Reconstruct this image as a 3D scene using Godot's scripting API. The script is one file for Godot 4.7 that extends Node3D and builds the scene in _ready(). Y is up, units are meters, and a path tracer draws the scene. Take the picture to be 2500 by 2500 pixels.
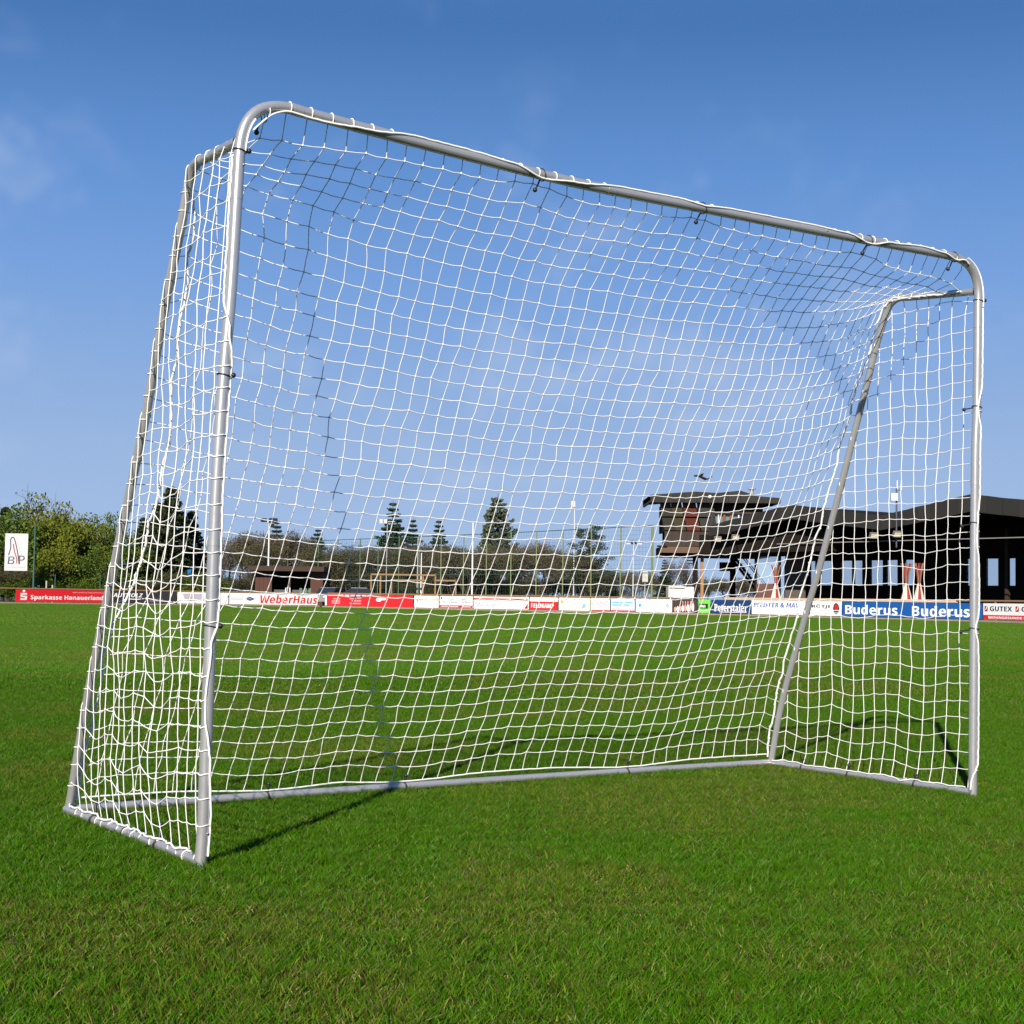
extends Node3D
# A grey tubular training goal with a white net on a mown pitch; advertising boards, trees and a clubhouse behind.

const CAM_HEIGHT := 0.7126
const FOCAL := 3786.8            # focal length in pixels of the 2500 px photograph
var cam_basis: Basis
var rng := RandomNumberGenerator.new()
var used := {}
var mats := {}

# ---------------------------------------------------------------- mesh builder
class MB:
	var v := PackedVector3Array()
	var n := PackedVector3Array()
	var c := PackedColorArray()
	var ix := PackedInt32Array()
	var col := Color(1, 1, 1)
	func vert(p: Vector3, nn: Vector3) -> int:
		v.append(p); n.append(nn); c.append(col)
		return v.size() - 1
	func tri(a: int, b: int, d: int):
		ix.append(a); ix.append(b); ix.append(d)
	func face(p: Array, nn: Vector3):
		var b := v.size()
		for q in p:
			vert(q, nn)
		var flip: bool = (p[1] - p[0]).cross(p[2] - p[0]).dot(nn) < 0.0
		for i in range(1, p.size() - 1):
			if flip:
				tri(b, b + i, b + i + 1)
			else:
				tri(b, b + i + 1, b + i)
	func quad(a: Vector3, b: Vector3, d: Vector3, e: Vector3):
		var nn := (b - a).cross(d - a).normalized()
		face([a, b, d, e], nn)
	func box(x: Transform3D, s: Vector3):
		var h := s * 0.5
		var f := [[Vector3.RIGHT, Vector3.UP, Vector3.BACK], [Vector3.LEFT, Vector3.BACK, Vector3.UP], [Vector3.UP, Vector3.BACK, Vector3.RIGHT], [Vector3.DOWN, Vector3.RIGHT, Vector3.BACK], [Vector3.BACK, Vector3.RIGHT, Vector3.UP], [Vector3.FORWARD, Vector3.UP, Vector3.RIGHT]]
		for q in f:
			var o: Vector3 = q[0] * h
			var a: Vector3 = q[1] * h
			var b: Vector3 = q[2] * h
			face([x * (o - a - b), x * (o + a - b), x * (o + a + b), x * (o - a + b)], (x.basis * q[0]).normalized())
	func tube(p: PackedVector3Array, r: float, sides := 5, cap := false, r_end := -1.0):
		var m := p.size()
		if m < 2:
			return
		var t := (p[1] - p[0]).normalized()
		var ref := Vector3.UP if absf(t.y) < 0.8 else Vector3.RIGHT
		var a := ref.cross(t).normalized()
		var base := v.size()
		for i in m:
			var d := (p[mini(i + 1, m - 1)] - p[maxi(i - 1, 0)]).normalized()
			a = (a - d * a.dot(d)).normalized()
			var b := d.cross(a)
			var rr := r if r_end < 0.0 else lerpf(r, r_end, float(i) / (m - 1))
			for k in sides:
				var w := TAU * k / sides
				var o := a * cos(w) + b * sin(w)
				vert(p[i] + o * rr, o)
		for i in m - 1:
			for k in sides:
				var q := base + i * sides + k
				var s := base + i * sides + (k + 1) % sides
				tri(q, q + sides, s); tri(s, q + sides, s + sides)
		if cap:
			for e in [0, m - 1]:
				var d := (p[1] - p[0]).normalized() * -1.0 if e == 0 else (p[m - 1] - p[m - 2]).normalized()
				var ring := []
				for k in sides:
					ring.append(v[base + e * sides + (k if e > 0 else sides - 1 - k)])
				face(ring, d)
	func blob(p: Vector3, r: float, seg := 6, rings := 4, squash := Vector3.ONE):
		var base := v.size()
		for i in rings + 1:
			var f := PI * i / rings
			for k in seg:
				var w := TAU * k / seg
				var o := Vector3(sin(f) * cos(w), cos(f), sin(f) * sin(w))
				vert(p + o * squash * r, o)
		for i in rings:
			for k in seg:
				var q := base + i * seg + k
				var s := base + i * seg + (k + 1) % seg
				tri(q, q + seg, s); tri(s, q + seg, s + seg)
	func mesh(m: Material) -> ArrayMesh:
		var arr := []
		arr.resize(Mesh.ARRAY_MAX)
		arr[Mesh.ARRAY_VERTEX] = v
		arr[Mesh.ARRAY_NORMAL] = n
		arr[Mesh.ARRAY_COLOR] = c
		arr[Mesh.ARRAY_INDEX] = ix
		var am := ArrayMesh.new()
		am.add_surface_from_arrays(Mesh.PRIMITIVE_TRIANGLES, arr)
		am.surface_set_material(0, m)
		return am

# ---------------------------------------------------------------- helpers
func numbered(called: String) -> String:
	var k: int = used.get(called, 0)
	used[called] = k + 1
	return called if k == 0 else "%s_%03d" % [called, k]

func tag(o: Node, label: String, category: String, group := ""):
	o.set_meta("label", label)
	o.set_meta("category", category)
	if group != "":
		o.set_meta("group", group)

func thing(called: String, label: String, category: String, at_p := Vector3.ZERO, turn := 0.0, group := "") -> Node3D:
	var o := Node3D.new()
	o.name = numbered(called)
	add_child(o)
	o.position = at_p
	o.rotation.y = turn
	tag(o, label, category, group)
	return o

func part(called: String, b: MB, m: Material, parent: Node3D) -> MeshInstance3D:
	var o := MeshInstance3D.new()
	o.mesh = b.mesh(m)
	o.name = called
	parent.add_child(o, true)
	return o

func structure(called: String, b: MB, m: Material) -> MeshInstance3D:
	var o := part(numbered(called), b, m, self)
	o.set_meta("kind", "structure")
	return o

func lin(r: float, g: float, b: float) -> Color:
	return Color(r, g, b).linear_to_srgb()

# plain material; colour given as linear reflectance
func mat(key: String, col: Color, rough := 0.8, metal := 0.0, spec := 0.5) -> StandardMaterial3D:
	if mats.has(key):
		return mats[key]
	var m := StandardMaterial3D.new()
	m.albedo_color = col.linear_to_srgb()
	m.roughness = rough
	m.metallic = metal
	m.metallic_specular = spec
	mats[key] = m
	return m

# vertex-coloured material
func vmat(key: String, rough := 0.8, spec := 0.5) -> StandardMaterial3D:
	if mats.has(key):
		return mats[key]
	var m := StandardMaterial3D.new()
	m.vertex_color_use_as_albedo = true
	m.roughness = rough
	m.metallic_specular = spec
	m.cull_mode = BaseMaterial3D.CULL_DISABLED
	if key == "leaf":
		m.backlight_enabled = true
		m.backlight = lin(0.05, 0.07, 0.01)
	mats[key] = m
	return m

func noise_tex(seed_n: int, freq: float, a: Color, b: Color, size := 512, normal := false, bump := 1.0) -> NoiseTexture2D:
	var f := FastNoiseLite.new()
	f.seed = seed_n
	f.frequency = freq
	f.fractal_octaves = 5
	var t := NoiseTexture2D.new()
	t.width = size
	t.height = size
	t.seamless = true
	t.noise = f
	if normal:
		t.as_normal_map = true
		t.bump_strength = bump
	else:
		var g := Gradient.new()
		g.set_color(0, a.linear_to_srgb())
		g.set_color(1, b.linear_to_srgb())
		t.color_ramp = g
	return t

# mottled material, world-triplanar
func mottled(key: String, a: Color, b: Color, scale_m: float, rough := 0.85, freq := 0.02, spec := 0.5) -> StandardMaterial3D:
	if mats.has(key):
		return mats[key]
	var m := StandardMaterial3D.new()
	m.albedo_texture = noise_tex(hash(key) % 1000, freq, a, b, 512)
	m.uv1_triplanar = true
	m.uv1_world_triplanar = true
	m.uv1_scale = Vector3.ONE / scale_m
	m.roughness = rough
	m.metallic_specular = spec
	mats[key] = m
	return m

# survey helper: the point at a given distance ahead of the camera station seen in a given direction of the photograph
func at(px: float, py: float, d: float) -> Vector3:
	var r := cam_basis * Vector3((px - 1250.0) / FOCAL, (1250.0 - py) / FOCAL, -1.0)
	return Vector3(0, CAM_HEIGHT, 0) + r * (d / -r.z)

func foot(px: float, d: float) -> Vector3:
	var p := at(px, 1465.0, d)
	p.y = 0.0
	return p

func pv(a: Array) -> PackedVector3Array:
	return PackedVector3Array(a)

func smooth_path(a: Array, n := 4) -> PackedVector3Array:
	var out := PackedVector3Array()
	for i in a.size() - 1:
		var p0: Vector3 = a[maxi(i - 1, 0)]
		var p1: Vector3 = a[i]
		var p2: Vector3 = a[i + 1]
		var p3: Vector3 = a[mini(i + 2, a.size() - 1)]
		for k in n:
			out.append(p1.cubic_interpolate(p2, p0, p3, float(k) / n))
	out.append(a[-1])
	return out

func lengths(p: PackedVector3Array) -> PackedFloat32Array:
	var l := PackedFloat32Array([0.0])
	for i in range(1, p.size()):
		l.append(l[i - 1] + p[i].distance_to(p[i - 1]))
	return l

func along(p: PackedVector3Array, l: PackedFloat32Array, f: float) -> Vector3:
	var d := clampf(f, 0.0, 1.0) * l[-1]
	for i in range(1, p.size()):
		if l[i] >= d:
			return p[i - 1].lerp(p[i], (d - l[i - 1]) / maxf(l[i] - l[i - 1], 1e-6))
	return p[-1]

func keyed(k: Array, x: float) -> float:
	if x <= k[0][0]:
		return k[0][1]
	for i in range(1, k.size()):
		if x <= k[i][0]:
			var f: float = (x - k[i - 1][0]) / (k[i][0] - k[i - 1][0])
			return lerpf(k[i - 1][1], k[i][1], f * f * (3.0 - 2.0 * f))
	return k[-1][1]

func jit(a: float) -> Vector3:
	return Vector3(rng.randf_range(-a, a), rng.randf_range(-a, a), rng.randf_range(-a, a))

func _ready():
	# ---- camera
	var cam := Camera3D.new()
	cam.name = "camera"
	cam.position = Vector3(0, CAM_HEIGHT, 0)
	cam.rotation = Vector3(0.0566, 0.0, 0.0154)
	cam.fov = 36.54
	cam.near = 0.05
	cam.far = 2000.0
	add_child(cam)
	cam.current = true
	cam_basis = Basis.from_euler(Vector3(0.0566, 0.0, 0.0154))
	# ---- sky and exposure
	var env := Environment.new()
	env.background_mode = Environment.BG_SKY
	env.tonemap_mode = Environment.TONE_MAPPER_LINEAR
	env.tonemap_exposure = 1.55
	env.sdfgi_enabled = true
	env.ssao_enabled = true
	env.ssil_enabled = true
	var sky := Sky.new()
	sky.sky_material = make_sky()
	env.sky = sky
	var we := WorldEnvironment.new()
	we.name = "world_environment"
	we.environment = env
	add_child(we)
	# ---- sun, 25.5 degrees up behind the left shoulder
	var sun := DirectionalLight3D.new()
	sun.name = "sun"
	sun.light_energy = 1.6
	sun.light_color = Color(1.0, 0.955, 0.88)
	sun.light_angular_distance = 0.5
	sun.shadow_enabled = true
	add_child(sun)
	var to_sun := Vector3(-0.195, 0.47, 0.86).normalized()
	sun.look_at_from_position(to_sun * 50.0, Vector3.ZERO)
	# ---- setting
	build_ground()
	build_grass()
	# ---- things
	build_goal()
	build_boards()
	build_clubhouse()
	build_background()

func make_sky() -> PanoramaSkyMaterial:
	var w := 1024
	var h := 512
	var im := Image.create(w, h, false, Image.FORMAT_RGBF)
	var nz := FastNoiseLite.new()
	nz.seed = 3
	nz.frequency = 1.0
	nz.fractal_octaves = 6
	nz.domain_warp_enabled = true
	nz.domain_warp_amplitude = 0.6
	nz.domain_warp_frequency = 1.2
	var stops := [[-90.0, Color(0.05, 0.07, 0.025)], [-2.0, Color(0.12, 0.16, 0.12)], [0.0, Color(0.262, 0.355, 0.515)], [5.5, Color(0.204, 0.303, 0.482)], [11.5, Color(0.123, 0.236, 0.470)], [15.5, Color(0.082, 0.188, 0.420)], [20.5, Color(0.043, 0.120, 0.302)], [40.0, Color(0.040, 0.112, 0.285)], [90.0, Color(0.038, 0.105, 0.270)]]
	for y in h:
		var el := 90.0 - 180.0 * (y + 0.5) / h
		var base := Color()
		for i in stops.size() - 1:
			if el >= stops[i][0] and el <= stops[i + 1][0]:
				base = stops[i][1].lerp(stops[i + 1][1], (el - stops[i][0]) / (stops[i + 1][0] - stops[i][0]))
		for x in w:
			var c := base
			if el > 1.5 and el < 60.0:
				var az := TAU * (x + 0.5) / w
				var e := deg_to_rad(el)
				var d := Vector3(cos(az) * cos(e), sin(e), sin(az) * cos(e))
				var k := 1.0 / (d.y + 0.12)
				var q := nz.get_noise_3d(d.x * k * 0.9, d.z * k * 2.2, 3.0) * 0.5 + 0.5
				var m := nz.get_noise_3d(d.x * k * 0.25 + 9.0, d.z * k * 0.3, 7.0) * 0.5 + 0.5
				var a := smoothstep(0.50, 0.80, q) * smoothstep(0.42, 0.68, m) * 0.29
				c = base.lerp(Color(0.40, 0.46, 0.56), a)
			im.set_pixel(x, y, c)
	var p := PanoramaSkyMaterial.new()
	p.panorama = ImageTexture.create_from_image(im)
	p.energy_multiplier = 1.0
	return p

# ---------------------------------------------------------------- ground and grass
func build_ground():
	var b := MB.new()
	b.quad(Vector3(-900, -0.03, 300), Vector3(900, -0.03, 300), Vector3(900, -0.03, -1200), Vector3(-900, -0.03, -1200))
	structure("ground", b, mottled("earth", Color(0.045, 0.05, 0.018), Color(0.085, 0.085, 0.03), 6.0, 0.95))
	var f := MB.new()
	var edge := [Vector3(-70, 0, 20), Vector3(70, 0, 20), Vector3(70, 0, -20), foot(2700, 66.3), foot(2500, 71.6), foot(2398, 74.6), foot(2055, 82.6), foot(1733, 90.6), foot(1250, 98.6), foot(795, 107.6), foot(775, 112.2), foot(0, 96.6), foot(-700, 86), Vector3(-70, 0, -60)]
	f.face(edge, Vector3.UP)
	structure("pitch", f, mottled("turf_soil", Color(0.020, 0.034, 0.006), Color(0.040, 0.062, 0.010), 0.7, 1.0, 0.03, 0.08))

func blade(b: MB, p: Vector3, hgt: float, w: float, lean: Vector2, col: Color):
	var ang := rng.randf() * TAU
	var s := Vector3(cos(ang), 0, sin(ang)) * w * 0.5
	var l := Vector3(lean.x, 0, lean.y)
	var q1 := p + Vector3(0, hgt * 0.55, 0) + l * hgt * 0.35
	var q2 := p + Vector3(0, hgt, 0) + l * hgt
	var nn := -s.cross(q1 - p).normalized()
	b.col = col
	var i := b.vert(p - s, nn)
	b.vert(p + s, nn); b.vert(q1 - s * 0.8, nn); b.vert(q1 + s * 0.8, nn); b.vert(q2, nn)
	b.tri(i, i + 1, i + 2); b.tri(i + 1, i + 3, i + 2); b.tri(i + 2, i + 3, i + 4)

# dry: share of straw-coloured and yellowing blades in the tile
func grass_tile(size: float, count: int, w: float, h0: float, h1: float, dry: float) -> ArrayMesh:
	var b := MB.new()
	var tuft := FastNoiseLite.new()
	tuft.seed = rng.randi() % 1000
	tuft.frequency = 9.0
	for i in count:
		var p := Vector3(rng.randf_range(-0.56, 0.56) * size, -0.004, rng.randf_range(-0.56, 0.56) * size)
		var k := tuft.get_noise_2d(p.x, p.z)
		var c := Color(0.022, 0.098, 0.003).lerp(Color(0.064, 0.150, 0.005), rng.randf())
		var r := rng.randf()
		if r < 0.015 + 0.06 * dry:
			c = Color(0.27, 0.22, 0.10)
		elif r < 0.05 + 0.22 * dry:
			c = Color(0.125, 0.160, 0.012)
		elif r < 0.12 + 0.38 * dry:
			c = Color(0.072, 0.062, 0.020)
		var hgt := rng.randf_range(h0, h1) * (1.0 + k * 0.8)
		var l := Vector2(rng.randf_range(-1.0, 1.0), rng.randf_range(-1.0, 1.0))
		if r < 0.015 + 0.06 * dry:
			hgt *= rng.randf_range(0.45, 0.8)
			l *= 1.5
		blade(b, p, hgt, w * rng.randf_range(0.7, 1.3), l, c)
	return b.mesh(vmat("grass", 0.45, 0.24))

func build_grass():
	rng.seed = 5
	var dry := FastNoiseLite.new()
	dry.seed = 4
	dry.frequency = 0.55
	dry.fractal_octaves = 4
	# ring: near, far, tile size, blades, width, heights, variants
	var rings := [[1.6, 11.0, 0.3, 4600, 0.0023, 0.010, 0.027, 6], [11.0, 32.0, 0.8, 7000, 0.0042, 0.012, 0.028, 4], [32.0, 113.0, 2.4, 8600, 0.011, 0.016, 0.032, 4]]
	for rg in rings:
		var size: float = rg[2]
		var lists := []
		for k in rg[7]:
			lists.append([])
		var zn := int(floor(-rg[1] / size))
		var zf := int(ceil(-rg[0] / size))
		for zi in range(zn, zf):
			var z := (zi + 0.5) * size
			var half := 0.42 * -z + 2.2
			for xi in range(int(-half / size), int(half / size) + 1):
				var x := xi * size
				if not on_pitch(x, z):
					continue
				var d := dry.get_noise_2d(x, z)
				var d2 := dry.get_noise_2d(x * 0.23 + 40.0, z * 0.23)
				# mowing stripes: the blades of alternate passes lie away from or toward the mower's start
				var away := mow(x, z)
				var bs := Basis(Vector3.UP, rng.randi_range(0, 3) * PI / 2) * Basis.from_scale(Vector3(1, rng.randf_range(0.85, 1.15), 1))
				bs = Basis(Vector3.RIGHT, Vector3(0.1, 1, -0.55 * away), Vector3.BACK) * bs
				# lush tiles in the hollows, yellowing ones in the drier patches
				var patch := clampf(0.44 + d * 1.1 + d2 * 0.9 + rng.randf_range(-0.22, 0.22), 0.0, 0.999)
				lists[int(patch * lists.size())].append(Transform3D(bs, Vector3(x, 0, z)))
		for k in lists.size():
			var l: Array = lists[k]
			if l.is_empty():
				continue
			var mm := MultiMesh.new()
			mm.transform_format = MultiMesh.TRANSFORM_3D
			mm.mesh = grass_tile(size, rg[3], rg[4], rg[5], rg[6], pow(float(k) / (lists.size() - 1), 1.5))
			mm.instance_count = l.size()
			for i in l.size():
				mm.set_instance_transform(i, l[i])
			var o := MultiMeshInstance3D.new()
			o.multimesh = mm
			o.name = numbered("grass")
			add_child(o)
			o.set_meta("kind", "stuff")
			tag(o, "short mown green grass of the football pitch", "grass", "pitch grass")

func mow(x: float, z: float) -> float:
	# passes run roughly parallel to the far boards on the left
	var s := -z + x * -0.18
	var f := smoothstep(13.4, 15.2 + maxf(x + 2.0, 0.0) * 1.5, s)
	return lerpf(-0.45, 0.62 - 0.02 * clampf(x, 0.0, 10.0), f)

func on_pitch(x: float, z: float) -> bool:
	var d := -z
	if d < 60.0:
		return true
	var px := 1250.0 + x / d * FOCAL
	var lim := 0.0
	if px < 780.0:
		lim = 96.6 + (px / 780.0) * 15.5
	else:
		lim = keyed([[780.0, 108.0], [1250.0, 98.6], [1733.0, 90.6], [2055.0, 82.6], [2500.0, 71.6], [3000.0, 60.0]], px)
	return d < lim - 1.2

# ---------------------------------------------------------------- goal
const W := 3.103
const ROWS := 37
const COLS := 47
var bar_p: PackedVector3Array
var post_l: PackedVector3Array
var post_r: PackedVector3Array
var fr_l: PackedVector3Array
var fr_r: PackedVector3Array

func build_goal():
	rng.seed = 21
	var g := thing("football_goal", "grey tubular steel football goal frame standing on the grass", "goal", Vector3(-0.8021, 0, -4.1047), 0.6069)
	var steel := StandardMaterial3D.new()
	steel.albedo_color = lin(0.42, 0.425, 0.44)
	steel.roughness = 0.36
	steel.metallic = 0.55
	steel.roughness_texture = noise_tex(8, 0.05, Color(0.55, 0.55, 0.55), Color(1, 1, 1), 256)
	steel.uv1_triplanar = true
	steel.uv1_scale = Vector3.ONE * 2.0
	mats["steel"] = steel
	# left upright, corner bend, crossbar, corner bend, right upright
	post_l = smooth_path([Vector3(0, 0.0, 0), Vector3(0.006, 0.126, 0), Vector3(0.010, 0.447, 0), Vector3(0.013, 0.662, 0), Vector3(0.019, 1.022, 0), Vector3(0.032, 1.319, 0), Vector3(0.046, 1.542, 0), Vector3(0.058, 1.866, 0), Vector3(0.060, 1.915, 0)])
	post_r = smooth_path([Vector3(3.103, 0, 0), Vector3(3.111, 0.592, 0), Vector3(3.120, 1.261, 0), Vector3(3.130, 1.465, 0), Vector3(3.138, 1.847, 0), Vector3(3.140, 1.885, 0)])
	bar_p = smooth_path([Vector3(0.215, 2.061, 0), Vector3(0.256, 2.058, 0), Vector3(0.594, 2.042, 0), Vector3(1.07, 2.022, 0), Vector3(1.355, 2.019, 0), Vector3(1.785, 2.023, 0), Vector3(2.276, 2.027, 0), Vector3(2.835, 2.036, 0), Vector3(2.99, 2.037, 0)], 6)
	var corner_l := bend(Vector3(0.060, 1.915, 0), Vector3(0.066, 2.066, 0), Vector3(0.215, 2.061, 0))
	var corner_r := bend(Vector3(2.99, 2.037, 0), Vector3(3.146, 2.037, 0), Vector3(3.140, 1.885, 0))
	var up_l := tube_part("upright", post_l, 0.0160, g, true)
	tube_part("corner_bend", corner_l, 0.0160, g)
	var cross := tube_part("crossbar", bar_p, 0.0160, g)
	tube_part("corner_bend", corner_r, 0.0160, g)
	var up_r := tube_part("upright", post_r, 0.0160, g, true)
	fr_l = smooth_path([Vector3(0.061, 1.945, -0.0165), Vector3(0.069, 1.953, -0.25), Vector3(0.070, 1.956, -0.30), Vector3(0.071, 1.950, -0.337), Vector3(0.071, 1.920, -0.364), Vector3(0.070, 1.870, -0.383), Vector3(0.068, 1.779, -0.415), Vector3(0.064, 1.622, -0.481), Vector3(0.061, 1.454, -0.545), Vector3(0.056, 1.266, -0.606), Vector3(0.053, 1.088, -0.683), Vector3(0.047, 0.832, -0.797), Vector3(0.040, 0.48, -0.950), Vector3(0.037, 0.309, -1.017), Vector3(0.031, 0.067, -1.092), Vector3(0.029, 0.03, -1.105)])
	fr_r = smooth_path([Vector3(3.143, 1.925, -0.0165), Vector3(3.168, 1.958, -0.36), Vector3(3.172, 1.965, -0.415), Vector3(3.175, 1.955, -0.455), Vector3(3.176, 1.925, -0.485), Vector3(3.176, 1.798, -0.54), Vector3(3.177, 1.627, -0.598), Vector3(3.177, 1.528, -0.633), Vector3(3.177, 1.179, -0.752), Vector3(3.178, 0.858, -0.867), Vector3(3.179, 0.67, -0.941), Vector3(3.180, 0.298, -1.08), Vector3(3.179, 0.06, -1.138), Vector3(3.179, 0.03, -1.146)])
	tube_part("side_frame", fr_l, 0.0140, g)
	tube_part("side_frame", fr_r, 0.0140, g)
	tube_part("base_bar", pv([Vector3(0.0, 0.017, -0.012), Vector3(0.015, 0.019, -0.56), Vector3(0.029, 0.017, -1.125)]), 0.0140, g, true)
	tube_part("base_bar", pv([Vector3(0.041, 0.018, -1.112), Vector3(0.8, 0.020, -1.122), Vector3(1.7, 0.021, -1.134), Vector3(2.5, 0.020, -1.145), Vector3(3.166, 0.018, -1.154)]), 0.0140, g, true)
	tube_part("base_bar", pv([Vector3(3.103, 0.017, -0.012), Vector3(3.14, 0.019, -0.58), Vector3(3.179, 0.017, -1.167)]), 0.0140, g, true)
	# push-fit sleeves where the tubes are joined
	for e in [[post_l, 0.93], [post_r, 0.94], [post_l, 0.44], [bar_p, 0.40], [bar_p, 0.0], [post_r, 0.62], [fr_r, 0.5], [fr_r, 0.87], [fr_l, 0.6]]:
		var p: PackedVector3Array = e[0]
		var l := lengths(p)
		var c := along(p, l, e[1])
		var c2 := along(p, l, minf(e[1] + 0.012, 1.0))
		if c.distance_to(c2) < 0.002:
			c = along(p, l, e[1] - 0.012)
		var rr := 0.0167 if (p == post_l or p == post_r or p == bar_p) else 0.0147
		tube_part("joint_sleeve", pv([c, c2]), rr, g, true)
	# rivets at the upper joints
	var rv := mats.get("rivet", mat("rivet", Color(0.25, 0.25, 0.26), 0.4, 0.6))
	for q in [[Vector3(0.066, 1.875, 0.0150), 0.0045, up_l], [Vector3(3.150, 1.86, 0.0125), 0.0045, up_r], [Vector3(2.30, 2.030, 0.0158), 0.004, cross], [Vector3(0.012, 0.09, 0.0155), 0.004, up_l]]:
		var b := MB.new()
		b.blob(q[0], q[1], 8, 5)
		part("rivet", b, rv, q[2])
	build_net(g.transform)

func bend(a: Vector3, c: Vector3, b: Vector3) -> PackedVector3Array:
	var out := PackedVector3Array()
	for i in 13:
		var t := i / 12.0
		# between a quadratic curve and a circular arc
		out.append(a.lerp(c, t * 1.0).lerp(c.lerp(b, t), t))
	return out

func tube_part(called: String, p: PackedVector3Array, r: float, g: Node3D, cap := false) -> MeshInstance3D:
	var b := MB.new()
	b.tube(p, r, 20, cap)
	return part(called, b, mats["steel"], g)

# depth/height profile of the net in the middle of the goal, from crossbar to rear base bar
func mid_profile(f: float, top: Vector3, bot: Vector3) -> Vector3:
	var k := [[0.0, 0.0, 1.0], [0.02, 0.012, 0.985], [0.06, 0.07, 0.950], [0.10, 0.12, 0.918], [0.15, 0.185, 0.873], [0.20, 0.245, 0.815], [0.45, 0.475, 0.565], [0.75, 0.755, 0.262], [1.0, 1.0, 0.0]]
	for i in range(1, k.size()):
		if f <= k[i][0]:
			var t: float = (f - k[i - 1][0]) / (k[i][0] - k[i - 1][0])
			var dz := lerpf(k[i - 1][1], k[i][1], t)
			var dy := lerpf(k[i - 1][2], k[i][2], t)
			return Vector3(0, lerpf(bot.y, top.y, dy), lerpf(top.z, bot.z, dz))
	return bot

const TIES_BAR := [0.13, 1.07, 1.73, 2.53, 3.0]
const TIES_REAR := [0.735, 1.295, 2.36]

func tie_lift(x: float, ties: Array, width: float) -> float:
	var q := 1.0
	for t in ties:
		q = minf(q, absf(x - t) / width)
	return smoothstep(0.0, 1.0, q)

func seam_off(side: int, h: float) -> float:
	if side < 0:
		return keyed([[0.0, 0.02], [0.35, 0.03], [0.6, 0.035], [0.75, 0.085], [1.05, 0.10], [1.5, 0.065], [1.75, 0.05], [1.93, 0.015], [2.0, 0.01]], h)
	return -keyed([[0.0, 0.015], [0.3, 0.03], [0.8, 0.05], [1.2, 0.055], [1.6, 0.035], [1.9, 0.015]], h)

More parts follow.
